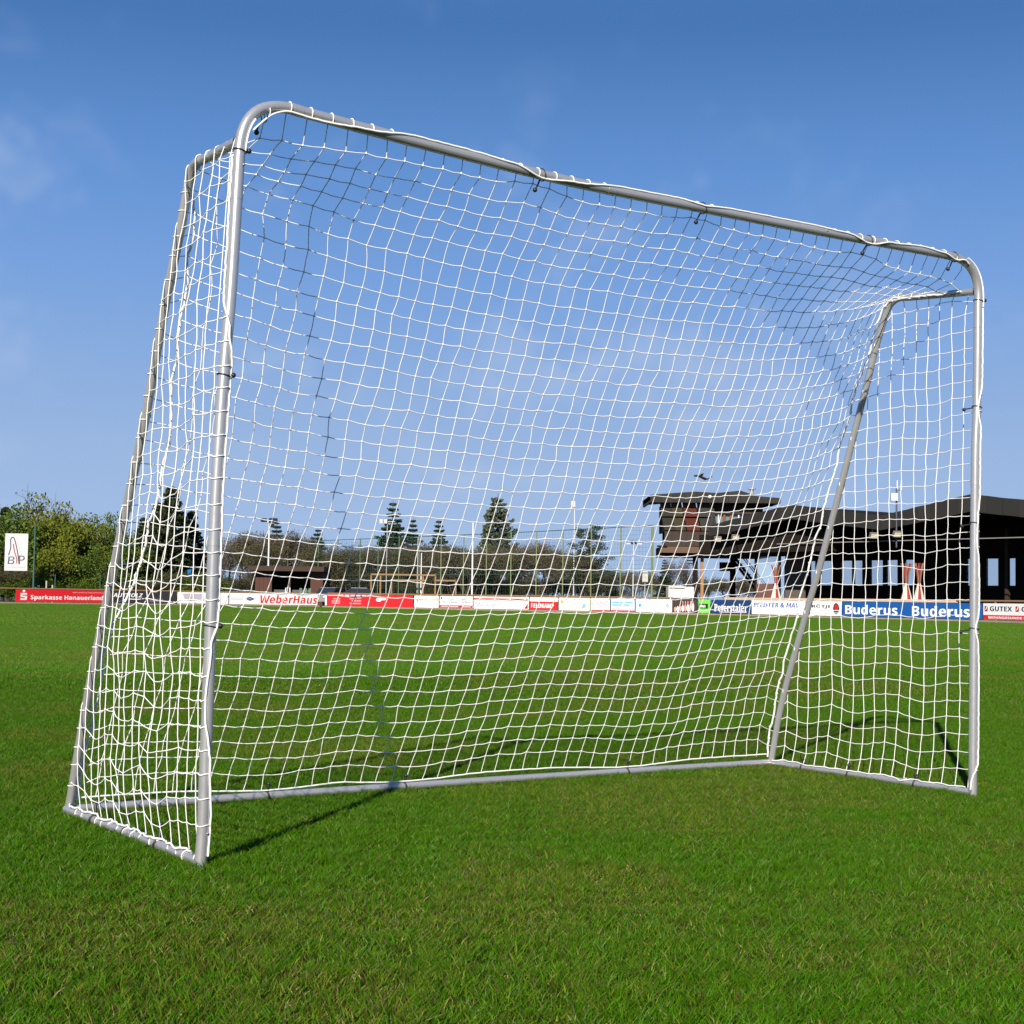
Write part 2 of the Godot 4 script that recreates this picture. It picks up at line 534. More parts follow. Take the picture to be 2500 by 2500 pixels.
func build_net(gt: Transform3D):
	var net := thing("goal_net", "white knotted string net hung over the grey goal frame", "net", gt.origin, 0.6069)
	var white := mat("net_white", Color(0.82, 0.82, 0.81), 0.75, 0.0, 0.3)
	white.backlight_enabled = true
	white.backlight = lin(0.30, 0.30, 0.30)
	var nz := FastNoiseLite.new()
	nz.seed = 3
	nz.frequency = 1.6
	var lb := lengths(bar_p)
	# seams: where the side nets meet the rear net, hanging a little inside the sloping tubes
	var seam := [PackedVector3Array(), PackedVector3Array()]
	var frames := [fr_l, fr_r]
	for sd in 2:
		var l := lengths(frames[sd])
		for j in ROWS + 1:
			var q := along(frames[sd], l, float(j) / ROWS)
			var s := -1 if sd == 0 else 1
			q.x += seam_off(s, q.y) + nz.get_noise_1d(j * 1.7 + sd * 50.0) * 0.012
			q.z += 0.006 * sin(j * 1.9)
			q += jit(0.004)
			if j > 2:
				q.z -= 0.012
			seam[sd].append(q)
	# rear net nodes
	var node := []
	for i in COLS + 1:
		var f := float(i) / COLS
		var x_top := lerpf(0.075, 3.13, f)
		var top := along(bar_p, lb, (x_top - 0.215) / (2.99 - 0.215))
		top.x = x_top
		if x_top < 0.215:
			top.y = 2.061 - pow((0.215 - x_top) / 0.155, 2.0) * 0.085
		if x_top > 2.99:
			top.y = 2.037 - pow((x_top - 2.99) / 0.15, 2.0) * 0.085
		var bot := Vector3(lerpf(0.035, 3.17, f), 0.04, lerpf(-1.112, -1.154, f))
		var wl := exp(-pow(f * 3.1 / 0.34, 1.0)) * (1.0 - f)
		var wr := exp(-pow((1.0 - f) * 3.1 / 0.62, 1.0)) * f
		var col := []
		for j in ROWS + 1:
			var s := float(j) / ROWS
			var m := mid_profile(s, top, bot)
			var a: Vector3 = seam[0][j]
			var b: Vector3 = seam[1][j]
			var p := m * (1.0 - wl - wr) + a * wl + b * wr
			p.x = lerpf(lerpf(a.x, b.x, f), lerpf(top.x, bot.x, s), 0.5 * sin(PI * f) if j > 0 else 1.0)
			# the rope is held down at the ties and arches up between them
			var lift := tie_lift(p.x, TIES_REAR, 0.42)
			p.y += (0.016 if j == ROWS else 0.030) * lift * exp(-(1.0 - s) * 5.0)
			var pull := tie_lift(p.x, TIES_BAR, 0.16)
			if j > 0 and j < 8:
				p.y += 0.02 * (1.0 - pull) * exp(-(j - 1) * 0.7)
			if i > 0 and i < COLS and j > 0:
				p.z += nz.get_noise_2d(p.x * 1.4, p.y * 1.4) * 0.03 * sin(PI * s)
				p += jit(0.0035)
			if i == 0:
				p = a
			if i == COLS:
				p = b
			col.append(p)
		node.append(col)
	var nb := MB.new()
	var sr := 0.0016
	for j in range(1, ROWS):
		var line := PackedVector3Array()
		for i in COLS + 1:
			line.append(node[i][j])
			if i < COLS:
				line.append((node[i][j] + node[i + 1][j]) * 0.5 + Vector3(0, -0.0022, 0) + jit(0.0012))
		nb.tube(line, sr, 5)
	for i in range(0, COLS + 1):
		var line := PackedVector3Array()
		for j in range(1, ROWS + 1):
			line.append(node[i][j])
			if j < ROWS:
				line.append((node[i][j] + node[i][j + 1]) * 0.5 + jit(0.0013))
		if i > 0 and i < COLS:
			nb.tube(line, sr, 5)
	for i in range(1, COLS):
		for j in range(1, ROWS):
			nb.blob(node[i][j], 0.0036, 6, 4, Vector3(1.0, 1.1, 0.9))
	# over the crossbar to the border rope in front
	var rope := MB.new()
	var rope_keys := [[0.05, 0.6], [0.13, -0.75], [0.30, -0.9], [0.45, -0.35], [0.62, 0.75], [0.8, 0.95], [0.95, 0.45], [1.07, -0.85], [1.18, -0.25], [1.4, 0.8], [1.6, 0.95], [1.73, 0.25], [1.85, 0.75], [2.2, 0.95], [2.4, 0.45], [2.53, -0.85], [2.63, 0.1], [2.8, 0.6], [2.92, 0.1], [3.0, -0.8], [3.05, 0.2], [3.14, 1.0]]
	var rp := PackedVector3Array()
	for k in 181:
		var x := lerpf(0.09, 3.06, k / 180.0)
		var c := bar_centre(x, lb)
		var a := keyed(rope_keys, x)
		rp.append(c + Vector3(0, sin(a), cos(a)) * 0.0188 + jit(0.0006))
	rope.tube(rp, 0.0030, 6)
	for i in range(1, COLS):
		var p1: Vector3 = node[i][1]
		var x := lerpf(0.075, 3.13, float(i) / COLS)
		var c := bar_centre(x, lb)
		var a_end := keyed(rope_keys, x)
		var line := pv([p1])
		line.append(c + Vector3(0, -0.010, -0.0185))
		for k in 9:
			var a := lerpf(PI + 0.1, a_end, k / 8.0)
			line.append(c + Vector3(0.004 * k / 8.0, sin(a), cos(a)) * 0.0180)
		nb.tube(line, sr, 5)
	# wraps and border rope at the rear base bar
	var rp2 := PackedVector3Array()
	for k in 121:
		var x := lerpf(0.06, 3.15, k / 120.0)
		var lift := tie_lift(x, TIES_REAR, 0.42)
		var hump: float = 0.016 * lift
		rp2.append(Vector3(x, 0.039 + hump, lerpf(-1.112, -1.154, x / 3.18) + 0.006) + jit(0.0008))
	rope.tube(rp2, 0.0030, 6)
	part("rear_panel", nb, white, net)
	# seams
	for sd in 2:
		var sb := MB.new()
		var sp: PackedVector3Array = seam[sd]
		var fine := PackedVector3Array()
		for j in range(1, ROWS):
			for k in 4:
				fine.append(sp[j].lerp(sp[j + 1], k / 4.0) + jit(0.0022))
		sb.tube(fine, 0.0042, 6)
		for q in fine.size():
			if q % 3 == 0:
				sb.blob(fine[q] + jit(0.002), rng.randf_range(0.004, 0.0062), 6, 4)
		part("seam_rope", sb, white, net)
	# side panels
	side_panel(-1, net, white, seam[0], rope, nz)
	side_panel(1, net, white, seam[1], rope, nz)
	part("border_rope", rope, white, net)
	build_ties(net, lb)

func bar_centre(x: float, lb: PackedFloat32Array) -> Vector3:
	if x < 0.215:
		var t := (0.215 - x) / 0.155
		return Vector3(x, 2.061 - 0.146 * pow(t, 2.4), 0)
	if x > 2.99:
		var t2 := (x - 2.99) / 0.153
		return Vector3(x, 2.037 - 0.152 * pow(t2, 2.4), 0)
	var c := along(bar_p, lb, (x - 0.215) / (2.99 - 0.215))
	c.x = x
	return c

func at_height(p: PackedVector3Array, h: float) -> Vector3:
	var up := p[0].y < p[-1].y
	for i in range(1, p.size()):
		var a := p[i - 1]
		var b := p[i]
		if (up and b.y >= h) or (not up and b.y <= h and i > 12):
			if absf(b.y - a.y) < 1e-5:
				return a
			return a.lerp(b, clampf((h - a.y) / (b.y - a.y), 0.0, 1.0))
	return p[-1]

func height_at_depth(p: PackedVector3Array, d: float) -> float:
	for i in range(1, p.size()):
		if -p[i].z >= d:
			return lerpf(p[i - 1].y, p[i].y, clampf((d + p[i - 1].z) / maxf(p[i - 1].z - p[i].z, 1e-5), 0.0, 1.0))
	return 0.03

func side_panel(sg: int, net: Node3D, white: Material, seam: PackedVector3Array, rope: MB, nz: FastNoiseLite):
	var nb := MB.new()
	var sr := 0.0016
	var post := post_l if sg < 0 else post_r
	var fr := fr_l if sg < 0 else fr_r
	var depth0 := 1.112 if sg < 0 else 1.154
	var ties := [0.30, 0.56, 0.85] if sg < 0 else [0.29, 0.66, 0.94]
	var amp := 0.048 if sg < 0 else 0.03
	var dx := 0.0655
	var dy := 0.0655
	var nj := 30
	var nk := 17
	var out := float(sg)
	# angle of the border rope round the upright (0 faces the pitch, positive to the right), by height
	var keys := [[0.0, 0.9], [0.12, 0.9], [0.25, 0.3], [0.42, -0.75], [0.58, -0.25], [0.66, 1.0], [0.72, 1.35], [0.80, 1.1], [0.95, 0.85], [1.22, 1.0], [1.30, 1.25], [1.42, -0.1], [1.52, -1.7], [1.9, -2.0]] if sg < 0 else [[0.0, -1.9], [0.05, -1.2], [0.15, 0.5], [0.45, 0.75], [0.56, 0.2], [0.63, -0.6], [0.7, 0.4], [0.85, 0.3], [0.97, -0.4], [1.05, -0.2], [1.15, 0.5], [1.35, 0.6], [1.47, -0.6], [1.57, 0.4], [1.7, 0.7], [1.93, 0.75]]
	var rp := PackedVector3Array()
	for k in 141:
		var h := lerpf(0.03, 1.90, k / 140.0)
		var c := at_height(post, h)
		var a := keyed(keys, h)
		rp.append(c + Vector3(sin(a), 0, cos(a)) * 0.0190 + jit(0.0009))
	if sg > 0:
		# up round the bend to the end of the crossbar rope
		for q in bend(Vector3(3.140, 1.885, 0), Vector3(3.146, 2.037, 0), Vector3(2.99, 2.037, 0)):
			var o := (q - Vector3(2.99, 1.885, 0)).normalized()
			rp.append(q + (o * 0.7 + Vector3(0, 0, 0.7)).normalized() * 0.019)
			if q.x < 3.07:
				break
	else:
		for q in bend(Vector3(0.060, 1.915, 0), Vector3(0.066, 2.066, 0), Vector3(0.215, 2.061, 0)):
			var o := (q - Vector3(0.215, 1.915, 0)).normalized()
			rp.append(q + (o * -0.6 + Vector3(0, 0, 0.8)).normalized() * 0.019)
			if q.x > 0.085:
				break
	rope.tube(rp, 0.0030, 6)
	# nodes
	var P := {}
	for k in range(0, nk + 1):
		for j in range(0, nj + 1):
			var d := dx * (k + 0.3)
			var h := dy * (j + 0.35)
			var rise := amp * tie_lift(d, ties, 0.17) * exp(-h / 1.0)
			if sg < 0:
				rise += 0.02 * tie_lift(d + 0.05 * sin(h * 2.0), [0.40, 0.72], 0.15) * smoothstep(0.15, 0.5, h) * (1.0 - smoothstep(0.9, 1.5, h))
			var c := at_height(post, h)
			var f := at_height(fr, minf(h, 1.90))
			var t := clampf(d / maxf(-f.z, 0.05), 0.0, 1.3)
			var q := Vector3(lerpf(c.x, f.x, minf(t, 1.0)) + out * (0.004 + 0.013 * smoothstep(0.03, 0.2, h)), h + rise - amp * 0.5, -d)
			q.x += out * (0.012 + nz.get_noise_2d(d * 1.5 + 20.0 * sg, h * 1.2) * (0.028 if sg < 0 else 0.022)) * sin(PI * clampf(t, 0.0, 1.0)) * smoothstep(0.03, 0.35, h)
			q.y += nz.get_noise_2d(d * 2.5 + 7.0, h * 2.5 + 30.0 * sg) * (0.018 if sg < 0 else 0.009)
			q.z += nz.get_noise_2d(d * 2.0 + 70.0, h * 1.6 + 10.0 * sg) * (0.009 if sg < 0 else 0.009)
			q += jit(0.0026 if sg < 0 else 0.0020)
			var top := height_at_depth(fr, -q.z)
			if q.y < top - 0.025 and q.y > 0.05 and -q.z < depth0 - 0.02 and q.z < -0.02:
				P[Vector2i(k, j)] = q
	# rows
	for j in range(0, nj + 1):
		var line := PackedVector3Array()
		var first := true
		for k in range(0, nk + 1):
			var key := Vector2i(k, j)
			if not P.has(key):
				continue
			var q: Vector3 = P[key]
			if first:
				first = false
				# wrap round the upright to the rope
				var c := at_height(post, q.y)
				var a0 := -2.2 if sg < 0 else 2.2
				var a1 := keyed(keys, q.y)
				for s in 9:
					var a := lerpf(a1, a0, s / 8.0)
					line.append(c + Vector3(sin(a), 0.0, cos(a)) * 0.0180 + Vector3(0, 0.002 * sin(s), 0))
			if line.size() > 0 and line[-1].distance_to(q) > 0.03:
				line.append((line[-1] + q) * 0.5 + jit(0.002) + Vector3(0, -0.002, 0))
			line.append(q)
		if line.size() > 3:
			# round the outside of the sloping tube and in to the seam
			var e := line[-1]
			var f := at_height(fr, minf(e.y - 0.01, 1.88))
			for s in 5:
				var a := lerpf(0.15, PI - 0.5, s / 4.0)
				line.append(f + Vector3(out * sin(a), 0.0, cos(a)) * 0.0162)
			var best := seam[0]
			for q in seam:
				if absf(q.y - f.y) < absf(best.y - f.y):
					best = q
			line.append(best)
			nb.tube(line, sr, 5)
	# columns
	for k in range(0, nk + 1):
		var line := PackedVector3Array()
		for j in range(0, nj + 1):
			var key := Vector2i(k, j)
			if not P.has(key):
				continue
			var q: Vector3 = P[key]
			if line.size() == 0:
				var bx := lerpf(0.0, 0.029, -q.z / 1.112) if sg < 0 else lerpf(3.103, 3.179, -q.z / 1.154)
				var a_from := PI + rng.randf_range(-0.9, 0.9)
				var slip := rng.randf_range(-0.02, 0.02)
				for s in 6:
					var a := lerpf(a_from, PI * 0.5 - 0.3, s / 5.0)
					line.append(Vector3(bx + out * -cos(a) * 0.0158, 0.018 + sin(a) * 0.0158, q.z + slip * (1.0 - s / 5.0)))
			else:
				line.append((line[-1] + q) * 0.5 + jit(0.0018))
			line.append(q)
		if line.size() > 8:
			var e := line[-1]
			var top := height_at_depth(fr, -e.z)
			var fx := at_height(fr, minf(top - 0.01, 1.88)).x
			if top > 1.9:
				fx = 0.068 if sg < 0 else 3.168
			var c := Vector3(fx, top, e.z + 0.004)
			for s in 6:
				var a := lerpf(0.0, PI * 1.1, s / 5.0)
				line.append(c + Vector3(out * cos(a), sin(a), 0) * 0.0162)
			nb.tube(line, sr, 5)
	for q in P.values():
		nb.blob(q, 0.0033, 6, 4)
	# border rope lying along the side base bar
	var rb := PackedVector3Array()
	for k in 71:
		var d := lerpf(0.03, depth0 - 0.03, k / 70.0)
		var bx := lerpf(0.0, 0.029, d / 1.112) if sg < 0 else lerpf(3.103, 3.179, d / 1.154)
		var a := (1.0 if sg < 0 else 2.2) + 0.9 * nz.get_noise_1d(d * 5.0 + sg * 9.0)
		rb.append(Vector3(bx + out * cos(a) * 0.0185, 0.018 + sin(a) * 0.0185 + (0.004 if sg < 0 else 0.0), -d) + jit(0.0025 if sg < 0 else 0.001))
	rope.tube(rb, 0.0032 if sg < 0 else 0.0026, 6)
	part("side_panel", nb, white, net)

func build_ties(net: Node3D, lb: PackedFloat32Array):
	var black := mat("tie_black", Color(0.012, 0.012, 0.013), 0.5)
	var list := []
	for x in TIES_BAR:
		var c := bar_centre(x, lb)
		list.append([c, Vector3.RIGHT, c + Vector3(-0.012, -0.045, -0.02), 0.0165])
	for x in TIES_REAR:
		var c := Vector3(x, 0.020, lerpf(-1.112, -1.154, x / 3.18))
		list.append([c, Vector3.RIGHT, c + Vector3(0.004, 0.040, 0.006), 0.0145])
	for h in [0.07, 0.63, 1.30, 1.955]:
		var c := at_height(post_l, h)
		if h > 0.1:
			list.append([c, Vector3.UP, c + Vector3(0.024, 0.002, 0.008), 0.0165])
	for h in [0.63, 1.03, 1.475, 1.90]:
		var c := at_height(post_r, h)
		list.append([c, Vector3.UP, c + (Vector3(-0.05, -0.012, -0.02) if h < 1.8 else Vector3(0.026, 0.004, 0.010)), 0.0165])
	for d in [0.30, 0.56, 0.85]:
		var c := Vector3(d * 0.026, 0.018, -d)
		list.append([c, Vector3.FORWARD, c + Vector3(0.01, 0.055, -0.012), 0.0145])
	for d in [0.29, 0.66, 0.94]:
		var c := Vector3(3.103 + d * 0.066, 0.018, -d)
		list.append([c, Vector3.FORWARD, c + Vector3(-0.006, 0.036, 0.004), 0.0145])
	for e in list:
		var b := MB.new()
		var ax: Vector3 = e[1]
		var s := ax.cross(Vector3.UP if absf(ax.y) < 0.5 else Vector3.RIGHT).normalized()
		var t := ax.cross(s)
		var ring := PackedVector3Array()
		for k in 17:
			var w := TAU * k / 16.0
			ring.append(e[0] + (s * cos(w) + t * sin(w)) * (e[3] + 0.0022) + ax * 0.004 * sin(w))
		var low: bool = e[0].y < 0.1
		b.tube(ring, 0.0034 if low else 0.0015, 6)
		var dir: Vector3 = (e[2] - e[0]).normalized()
		b.tube(pv([e[0] + dir * e[3], e[0].lerp(e[2], 0.75) + jit(0.003), e[2]]), 0.0048 if low else 0.0026, 6)
		b.blob(e[2], 0.0074, 10, 7)
		part("ball_tie", b, black, net)

# ---------------------------------------------------------------- advertising boards
const B0 := 0.12
const B1 := 0.90
var fonts := {}

func font(kind: String) -> SystemFont:
	if not fonts.has(kind):
		var f := SystemFont.new()
		f.font_names = PackedStringArray(["Droid Serif" if kind.begins_with("serif") else "Droid Sans"])
		f.font_weight = 700 if kind.ends_with("bold") else 400
		fonts[kind] = f
	return fonts[kind]

# lettering with its lower left corner at (x, y) of a flat face, fitted to w by h metres
func letters(parent: Node3D, text: String, x: float, y: float, w: float, h: float, m: Material, kind := "sans_bold", z := 0.0, slant := 0.0):
	var t := TextMesh.new()
	t.text = text
	t.font = font(kind)
	t.font_size = 64
	t.pixel_size = 0.01
	t.depth = 0.02
	t.curve_step = 2.0
	t.horizontal_alignment = HORIZONTAL_ALIGNMENT_LEFT
	t.material = m
	var bb := t.get_aabb()
	var o := MeshInstance3D.new()
	o.mesh = t
	o.name = "lettering"
	var sx := w / maxf(bb.size.x, 0.001)
	var sy := h / maxf(bb.size.y, 0.001)
	o.transform = Transform3D(Basis(Vector3(sx, 0, 0), Vector3(slant * sy, sy, 0), Vector3(0, 0, 0.5)), Vector3(x - bb.position.x * sx - slant * sy * bb.position.y, y - bb.position.y * sy, z))
	parent.add_child(o, true)

func plate(parent: Node3D, called: String, x0: float, x1: float, y0: float, y1: float, m: Material, z := 0.004, skew := 0.0):
	var b := MB.new()
	b.box(Transform3D(Basis(Vector3.RIGHT, Vector3(skew, 1, 0), Vector3.BACK), Vector3((x0 + x1) / 2, (y0 + y1) / 2, z)), Vector3(x1 - x0, y1 - y0, 0.008))
	part(called, b, m, parent)

func disc(parent: Node3D, called: String, x: float, y: float, rx: float, ry: float, m: Material, z := 0.006, from := 0.0, to := TAU):
	var b := MB.new()
	var p := []
	for k in 25:
		var w := lerpf(from, to, k / 24.0)
		p.append(Vector3(x + cos(w) * rx, y + sin(w) * ry, z))
	p.append(Vector3(x, y, z))
	b.face(p, Vector3.BACK)
	part(called, b, m, parent)

func board_depth(px: float) -> float:
	if px < 780.0:
		return 97.0 + px / 780.0 * 15.5
	return keyed_lin([[780.0, 108.4], [1250.0, 99.0], [1733.0, 91.0], [2055.0, 83.0], [2398.0, 75.0], [2700.0, 66.7]], px)

func keyed_lin(k: Array, x: float) -> float:
	for i in range(1, k.size()):
		if x <= k[i][0]:
			return lerpf(k[i - 1][1], k[i][1], clampf((x - k[i - 1][0]) / (k[i][0] - k[i - 1][0]), 0.0, 1.0))
	return k[-1][1]

func board(px0: float, px1: float, m: Material, label: String, called := "advertising_board", y0 := B0, y1 := B1) -> Node3D:
	var a := foot(px0, board_depth(px0))
	var b := foot(px1, board_depth(px1))
	var d := b - a
	var w := d.length()
	var t := thing(called, label, "board", a, atan2(-d.z, d.x), "advertising boards round the pitch")
	var p := MB.new()
	p.box(Transform3D(Basis(), Vector3(w / 2, (y0 + y1) / 2, -0.025)), Vector3(w - 0.04, y1 - y0, 0.05))
	part("panel", p, m, t)
	var n := maxi(2, int(w / 1.9))
	for i in n + 1:
		var x := lerpf(0.12, w - 0.12, float(i) / n)
		var q := MB.new()
		q.box(Transform3D(Basis(), Vector3(x, (y1 - 0.05) / 2, -0.085)), Vector3(0.06, y1 - 0.05, 0.06))
		part("stake", q, mat("stake", Color(0.06, 0.05, 0.04), 0.8), t)
	t.set_meta("w", w)
	return t

func build_boards():
	rng.seed = 77
	var white := mat("board_white", Color(0.76, 0.77, 0.78), 0.45)
	var red := mat("board_red", Color(0.60, 0.012, 0.018), 0.45)
	var dark := mat("board_dark", Color(0.030, 0.028, 0.032), 0.5)
	var blue := mat("board_blue", Color(0.008, 0.085, 0.32), 0.45)
	var navy := mat("board_navy", Color(0.008, 0.040, 0.14), 0.45)
	var ink := mat("ink_white", Color(0.82, 0.82, 0.82), 0.5)
	var ink_red := mat("ink_red", Color(0.58, 0.010, 0.012), 0.5)
	var ink_dred := mat("ink_dark_red", Color(0.40, 0.006, 0.010), 0.5)
	var ink_black := mat("ink_black", Color(0.012, 0.012, 0.016), 0.5)
	var ink_grey := mat("ink_grey", Color(0.34, 0.35, 0.38), 0.5)
	var ink_blue := mat("ink_blue", Color(0.018, 0.075, 0.36), 0.5)
	var ink_sky := mat("ink_sky", Color(0.04, 0.30, 0.62), 0.5)
	var pale := mat("board_pale_blue", Color(0.52, 0.66, 0.80), 0.45)
	var cream := mat("board_cream", Color(0.78, 0.74, 0.68), 0.45)
	var pink := mat("ink_pink", Color(0.70, 0.28, 0.26), 0.5)
	var w := 0.0
	# -- left run
	var t := board(38, 258, red, "red board with bold white lettering and white S-shaped emblem")
	w = t.get_meta("w")
	letters(t, "Sparkasse Hanauerland", w * 0.16, 0.20, w * 0.81, 0.36, ink)
	letters(t, "www.sparkasse-hanauerland.de", w * 0.62, 0.70, w * 0.35, 0.10, mat("ink_rose", Color(0.75, 0.38, 0.38), 0.5), "sans")
	disc(t, "emblem", w * 0.085, 0.80, 0.085, 0.085, ink)
	for q in [[0.05, 0.12, 0.575, 0.67], [0.05, 0.07, 0.44, 0.63], [0.05, 0.12, 0.415, 0.50], [0.10, 0.12, 0.27, 0.46], [0.05, 0.12, 0.24, 0.33]]:
		plate(t, "emblem", w * q[0], w * q[1], q[2], q[3], ink)
	t = board(262, 431, dark, "dark grey board with white slanted lettering beside the red board")
	w = t.get_meta("w")
	letters(t, "KAUTHOLZ", w * 0.03, 0.50, w * 0.46, 0.26, ink, "sans_bold", 0.0, 0.25)
	plate(t, "print", w * 0.60, w * 0.80, 0.2, 0.42, mat("ink_slate", Color(0.12, 0.12, 0.12), 0.6))
	t = board(433, 558, white, "white board with blurred grey picture behind the left goal upright")
	w = t.get_meta("w")
	plate(t, "print", w * 0.12, w * 0.50, 0.34, 0.80, mat("ink_lilac", Color(0.46, 0.42, 0.52), 0.6), 0.004, -0.4)
	disc(t, "print", w * 0.27, 0.42, 0.35, 0.12, ink_grey, 0.009)
	t = board(560, 776, white, "white board with large red slanted lettering and dark diamond emblem")
	w = t.get_meta("w")
	letters(t, "WeberHaus", w * 0.325, 0.19, w * 0.66, 0.60, ink_red, "sans_bold", 0.0, 0.18)
	var db := MB.new()
	db.face([Vector3(w * 0.17, 0.50, 0.006), Vector3(w * 0.225, 0.36, 0.006), Vector3(w * 0.28, 0.50, 0.006), Vector3(w * 0.225, 0.64, 0.006)], Vector3.BACK)
	part("emblem", db, mat("ink_navy", Color(0.01, 0.03, 0.10), 0.5), t)
	plate(t, "emblem", w * 0.205, w * 0.245, 0.47, 0.53, mat("ink_steel", Color(0.25, 0.38, 0.55), 0.5), 0.010)
	plate(t, "print", w * 0.01, w * 0.15, 0.42, 0.60, mat("ink_faint", Color(0.62, 0.62, 0.66), 0.5))
	for q in [[0.52, 0.64], [0.75, 0.88]]:
		plate(t, "print", w * q[0], w * q[1], 0.81, 0.86, ink_grey)
	# -- right run
	t = board(793, 1009, red, "long red board with faint white script and white mark in front of parked cars")
	w = t.get_meta("w")
	plate(t, "print", 0.03, w * 0.022, 0.14, 0.88, ink)
	for q in [[0.08, 0.18, 0.26], [0.08, 0.18, 0.40], [0.10, 0.18, 0.56], [0.29, 0.42, 0.26], [0.31, 0.42, 0.44], [0.29, 0.36, 0.58], [0.37, 0.42, 0.62]]:
		plate(t, "print", w * q[0], w * q[1], q[2], q[2] + 0.09, mat("ink_salmon", Color(0.72, 0.22, 0.24), 0.5), 0.004, 0.3)
	disc(t, "emblem", w * 0.62, 0.58, 0.24, 0.13, ink)
	plate(t, "emblem", w * 0.63, w * 0.70, 0.56, 0.68, ink, 0.008, 1.0)
	for k in 6:
		plate(t, "print", w * (0.17 + 0.065 * k), w * (0.215 + 0.065 * k), 0.80, 0.87, ink)
	t = board(1011, 1071, white, "small white board with pale red and grey lines beside the long red board")
	w = t.get_meta("w")
	letters(t, "ROSENLECHNER", w * 0.24, 0.60, w * 0.74, 0.15, mat("ink_rust", Color(0.62, 0.16, 0.13), 0.5))
	letters(t, "AUTOS", w * 0.22, 0.34, w * 0.38, 0.16, ink_grey)
	disc(t, "emblem", w * 0.10, 0.58, 0.10, 0.14, ink_dred, 0.006, -1.2, 1.6)
	t = board(1073, 1154, white, "white board with grey words above a red bottom strip")
	w = t.get_meta("w")
	plate(t, "print", 0.03, w - 0.03, 0.13, 0.31, ink_red)
	for q in [[0.08, 0.22, 0.46], [0.32, 0.44, 0.66], [0.32, 0.56, 0.44], [0.66, 0.82, 0.66], [0.66, 0.95, 0.44]]:
		plate(t, "print", w * q[0], w * q[1], q[2], q[2] + 0.09, ink_grey)
	for q in [[0.05, 0.26], [0.32, 0.58], [0.68, 0.95]]:
		plate(t, "print", w * q[0], w * q[1], 0.18, 0.26, mat("ink_rose", Color(0.75, 0.38, 0.38), 0.5), 0.010)
	disc(t, "emblem", w * 0.06, 0.76, 0.07, 0.09, ink_red)
	t = board(1156, 1291, white, "white board with grey handwritten-style name under a dark red bar")
	w = t.get_meta("w")
	plate(t, "print", 0.03, w * 0.985, 0.66, 0.80, ink_dred)
	letters(t, "PeterGerber", w * 0.02, 0.19, w * 0.40, 0.36, mat("ink_petrol", Color(0.12, 0.16, 0.22), 0.5), "sans", 0.0, 0.1)
	letters(t, "www.gerber-dach.de", w * 0.49, 0.38, w * 0.42, 0.14, ink_grey, "sans")
	plate(t, "print", w * 0.52, w * 0.90, 0.20, 0.27, mat("ink_faint", Color(0.62, 0.62, 0.66), 0.5))
	var tb := MB.new()
	tb.face([Vector3(w * 0.92, 0.16, 0.006), Vector3(w * 0.985, 0.52, 0.006), Vector3(w * 0.985, 0.16, 0.006)], Vector3.BACK)
	part("emblem", tb, ink_dred, t)
	t = board(1293, 1362, red, "red board with large white capitals below a white strip of grey words")
	w = t.get_meta("w")
	plate(t, "print", 0.02, w - 0.02, 0.64, 0.89, ink)
	letters(t, "FELDKAMP", w * 0.06, 0.24, w * 0.80, 0.28, ink)
	letters(t, "Stuck  Putz  Farbe", w * 0.05, 0.70, w * 0.88, 0.12, ink_grey, "sans", 0.006)
	t = board(1364, 1440, cream, "cream board with orange triangle and grey diagonal bar")
	w = t.get_meta("w")
	var ob := MB.new()
	ob.face([Vector3(w * 0.08, 0.52, 0.006), Vector3(w * 0.08, 0.82, 0.006), Vector3(w * 0.17, 0.62, 0.006)], Vector3.BACK)
	part("emblem", ob, mat("ink_orange", Color(0.62, 0.30, 0.02), 0.5), t)
	plate(t, "print", w * 0.46, w * 0.52, 0.36, 0.66, ink_grey, 0.006, 2.6)
	disc(t, "emblem", w * 0.52, 0.72, 0.10, 0.10, ink_grey)
	disc(t, "emblem", w * 0.52, 0.72, 0.06, 0.06, cream, 0.010)
	disc(t, "emblem", w * 0.82, 0.42, 0.12, 0.14, mat("ink_teal", Color(0.16, 0.42, 0.52), 0.5))
	disc(t, "emblem", w * 0.78, 0.34, 0.07, 0.10, ink_grey, 0.010)
	t = board(1442, 1489, white, "white board with thin pink lettering next to the pale blue board")
	w = t.get_meta("w")
	letters(t, "Hörbel", w * 0.05, 0.40, w * 0.80, 0.36, mat("ink_rasp", Color(0.70, 0.12, 0.22), 0.5), "sans")
	plate(t, "print", 0.02, w - 0.02, 0.13, 0.19, ink_dred)
	t = board(1491, 1550, pale, "pale blue board with blue lines of text next to a pink lettered board")
	w = t.get_meta("w")
	for q in [[0.06, 0.50, 0.62], [0.60, 0.96, 0.62], [0.06, 0.46, 0.46], [0.56, 0.78, 0.46]]:
		plate(t, "print", w * q[0], w * q[1], q[2], q[2] + 0.09, mat("ink_azure", Color(0.16, 0.38, 0.66), 0.5))
	plate(t, "print", w * 0.02, w * 0.40, 0.26, 0.32, mat("ink_rose", Color(0.75, 0.38, 0.38), 0.5))
	plate(t, "print", 0.02, w - 0.02, 0.13, 0.19, ink_dred)
	t = board(1552, 1641, white, "white board with two light blue drop emblems")
	w = t.get_meta("w")
	for x in [0.12, 0.88]:
		disc(t, "emblem", w * x, 0.52, 0.09, 0.10, ink_sky)
		var eb := MB.new()
		eb.face([Vector3(w * x - 0.07, 0.47, 0.006), Vector3(w * x, 0.34, 0.006), Vector3(w * x + 0.07, 0.47, 0.006)], Vector3.BACK)
		part("emblem", eb, ink_sky, t)
	plate(t, "print", w * 0.35, w * 0.66, 0.68, 0.74, mat("ink_pale", Color(0.58, 0.70, 0.80), 0.5))
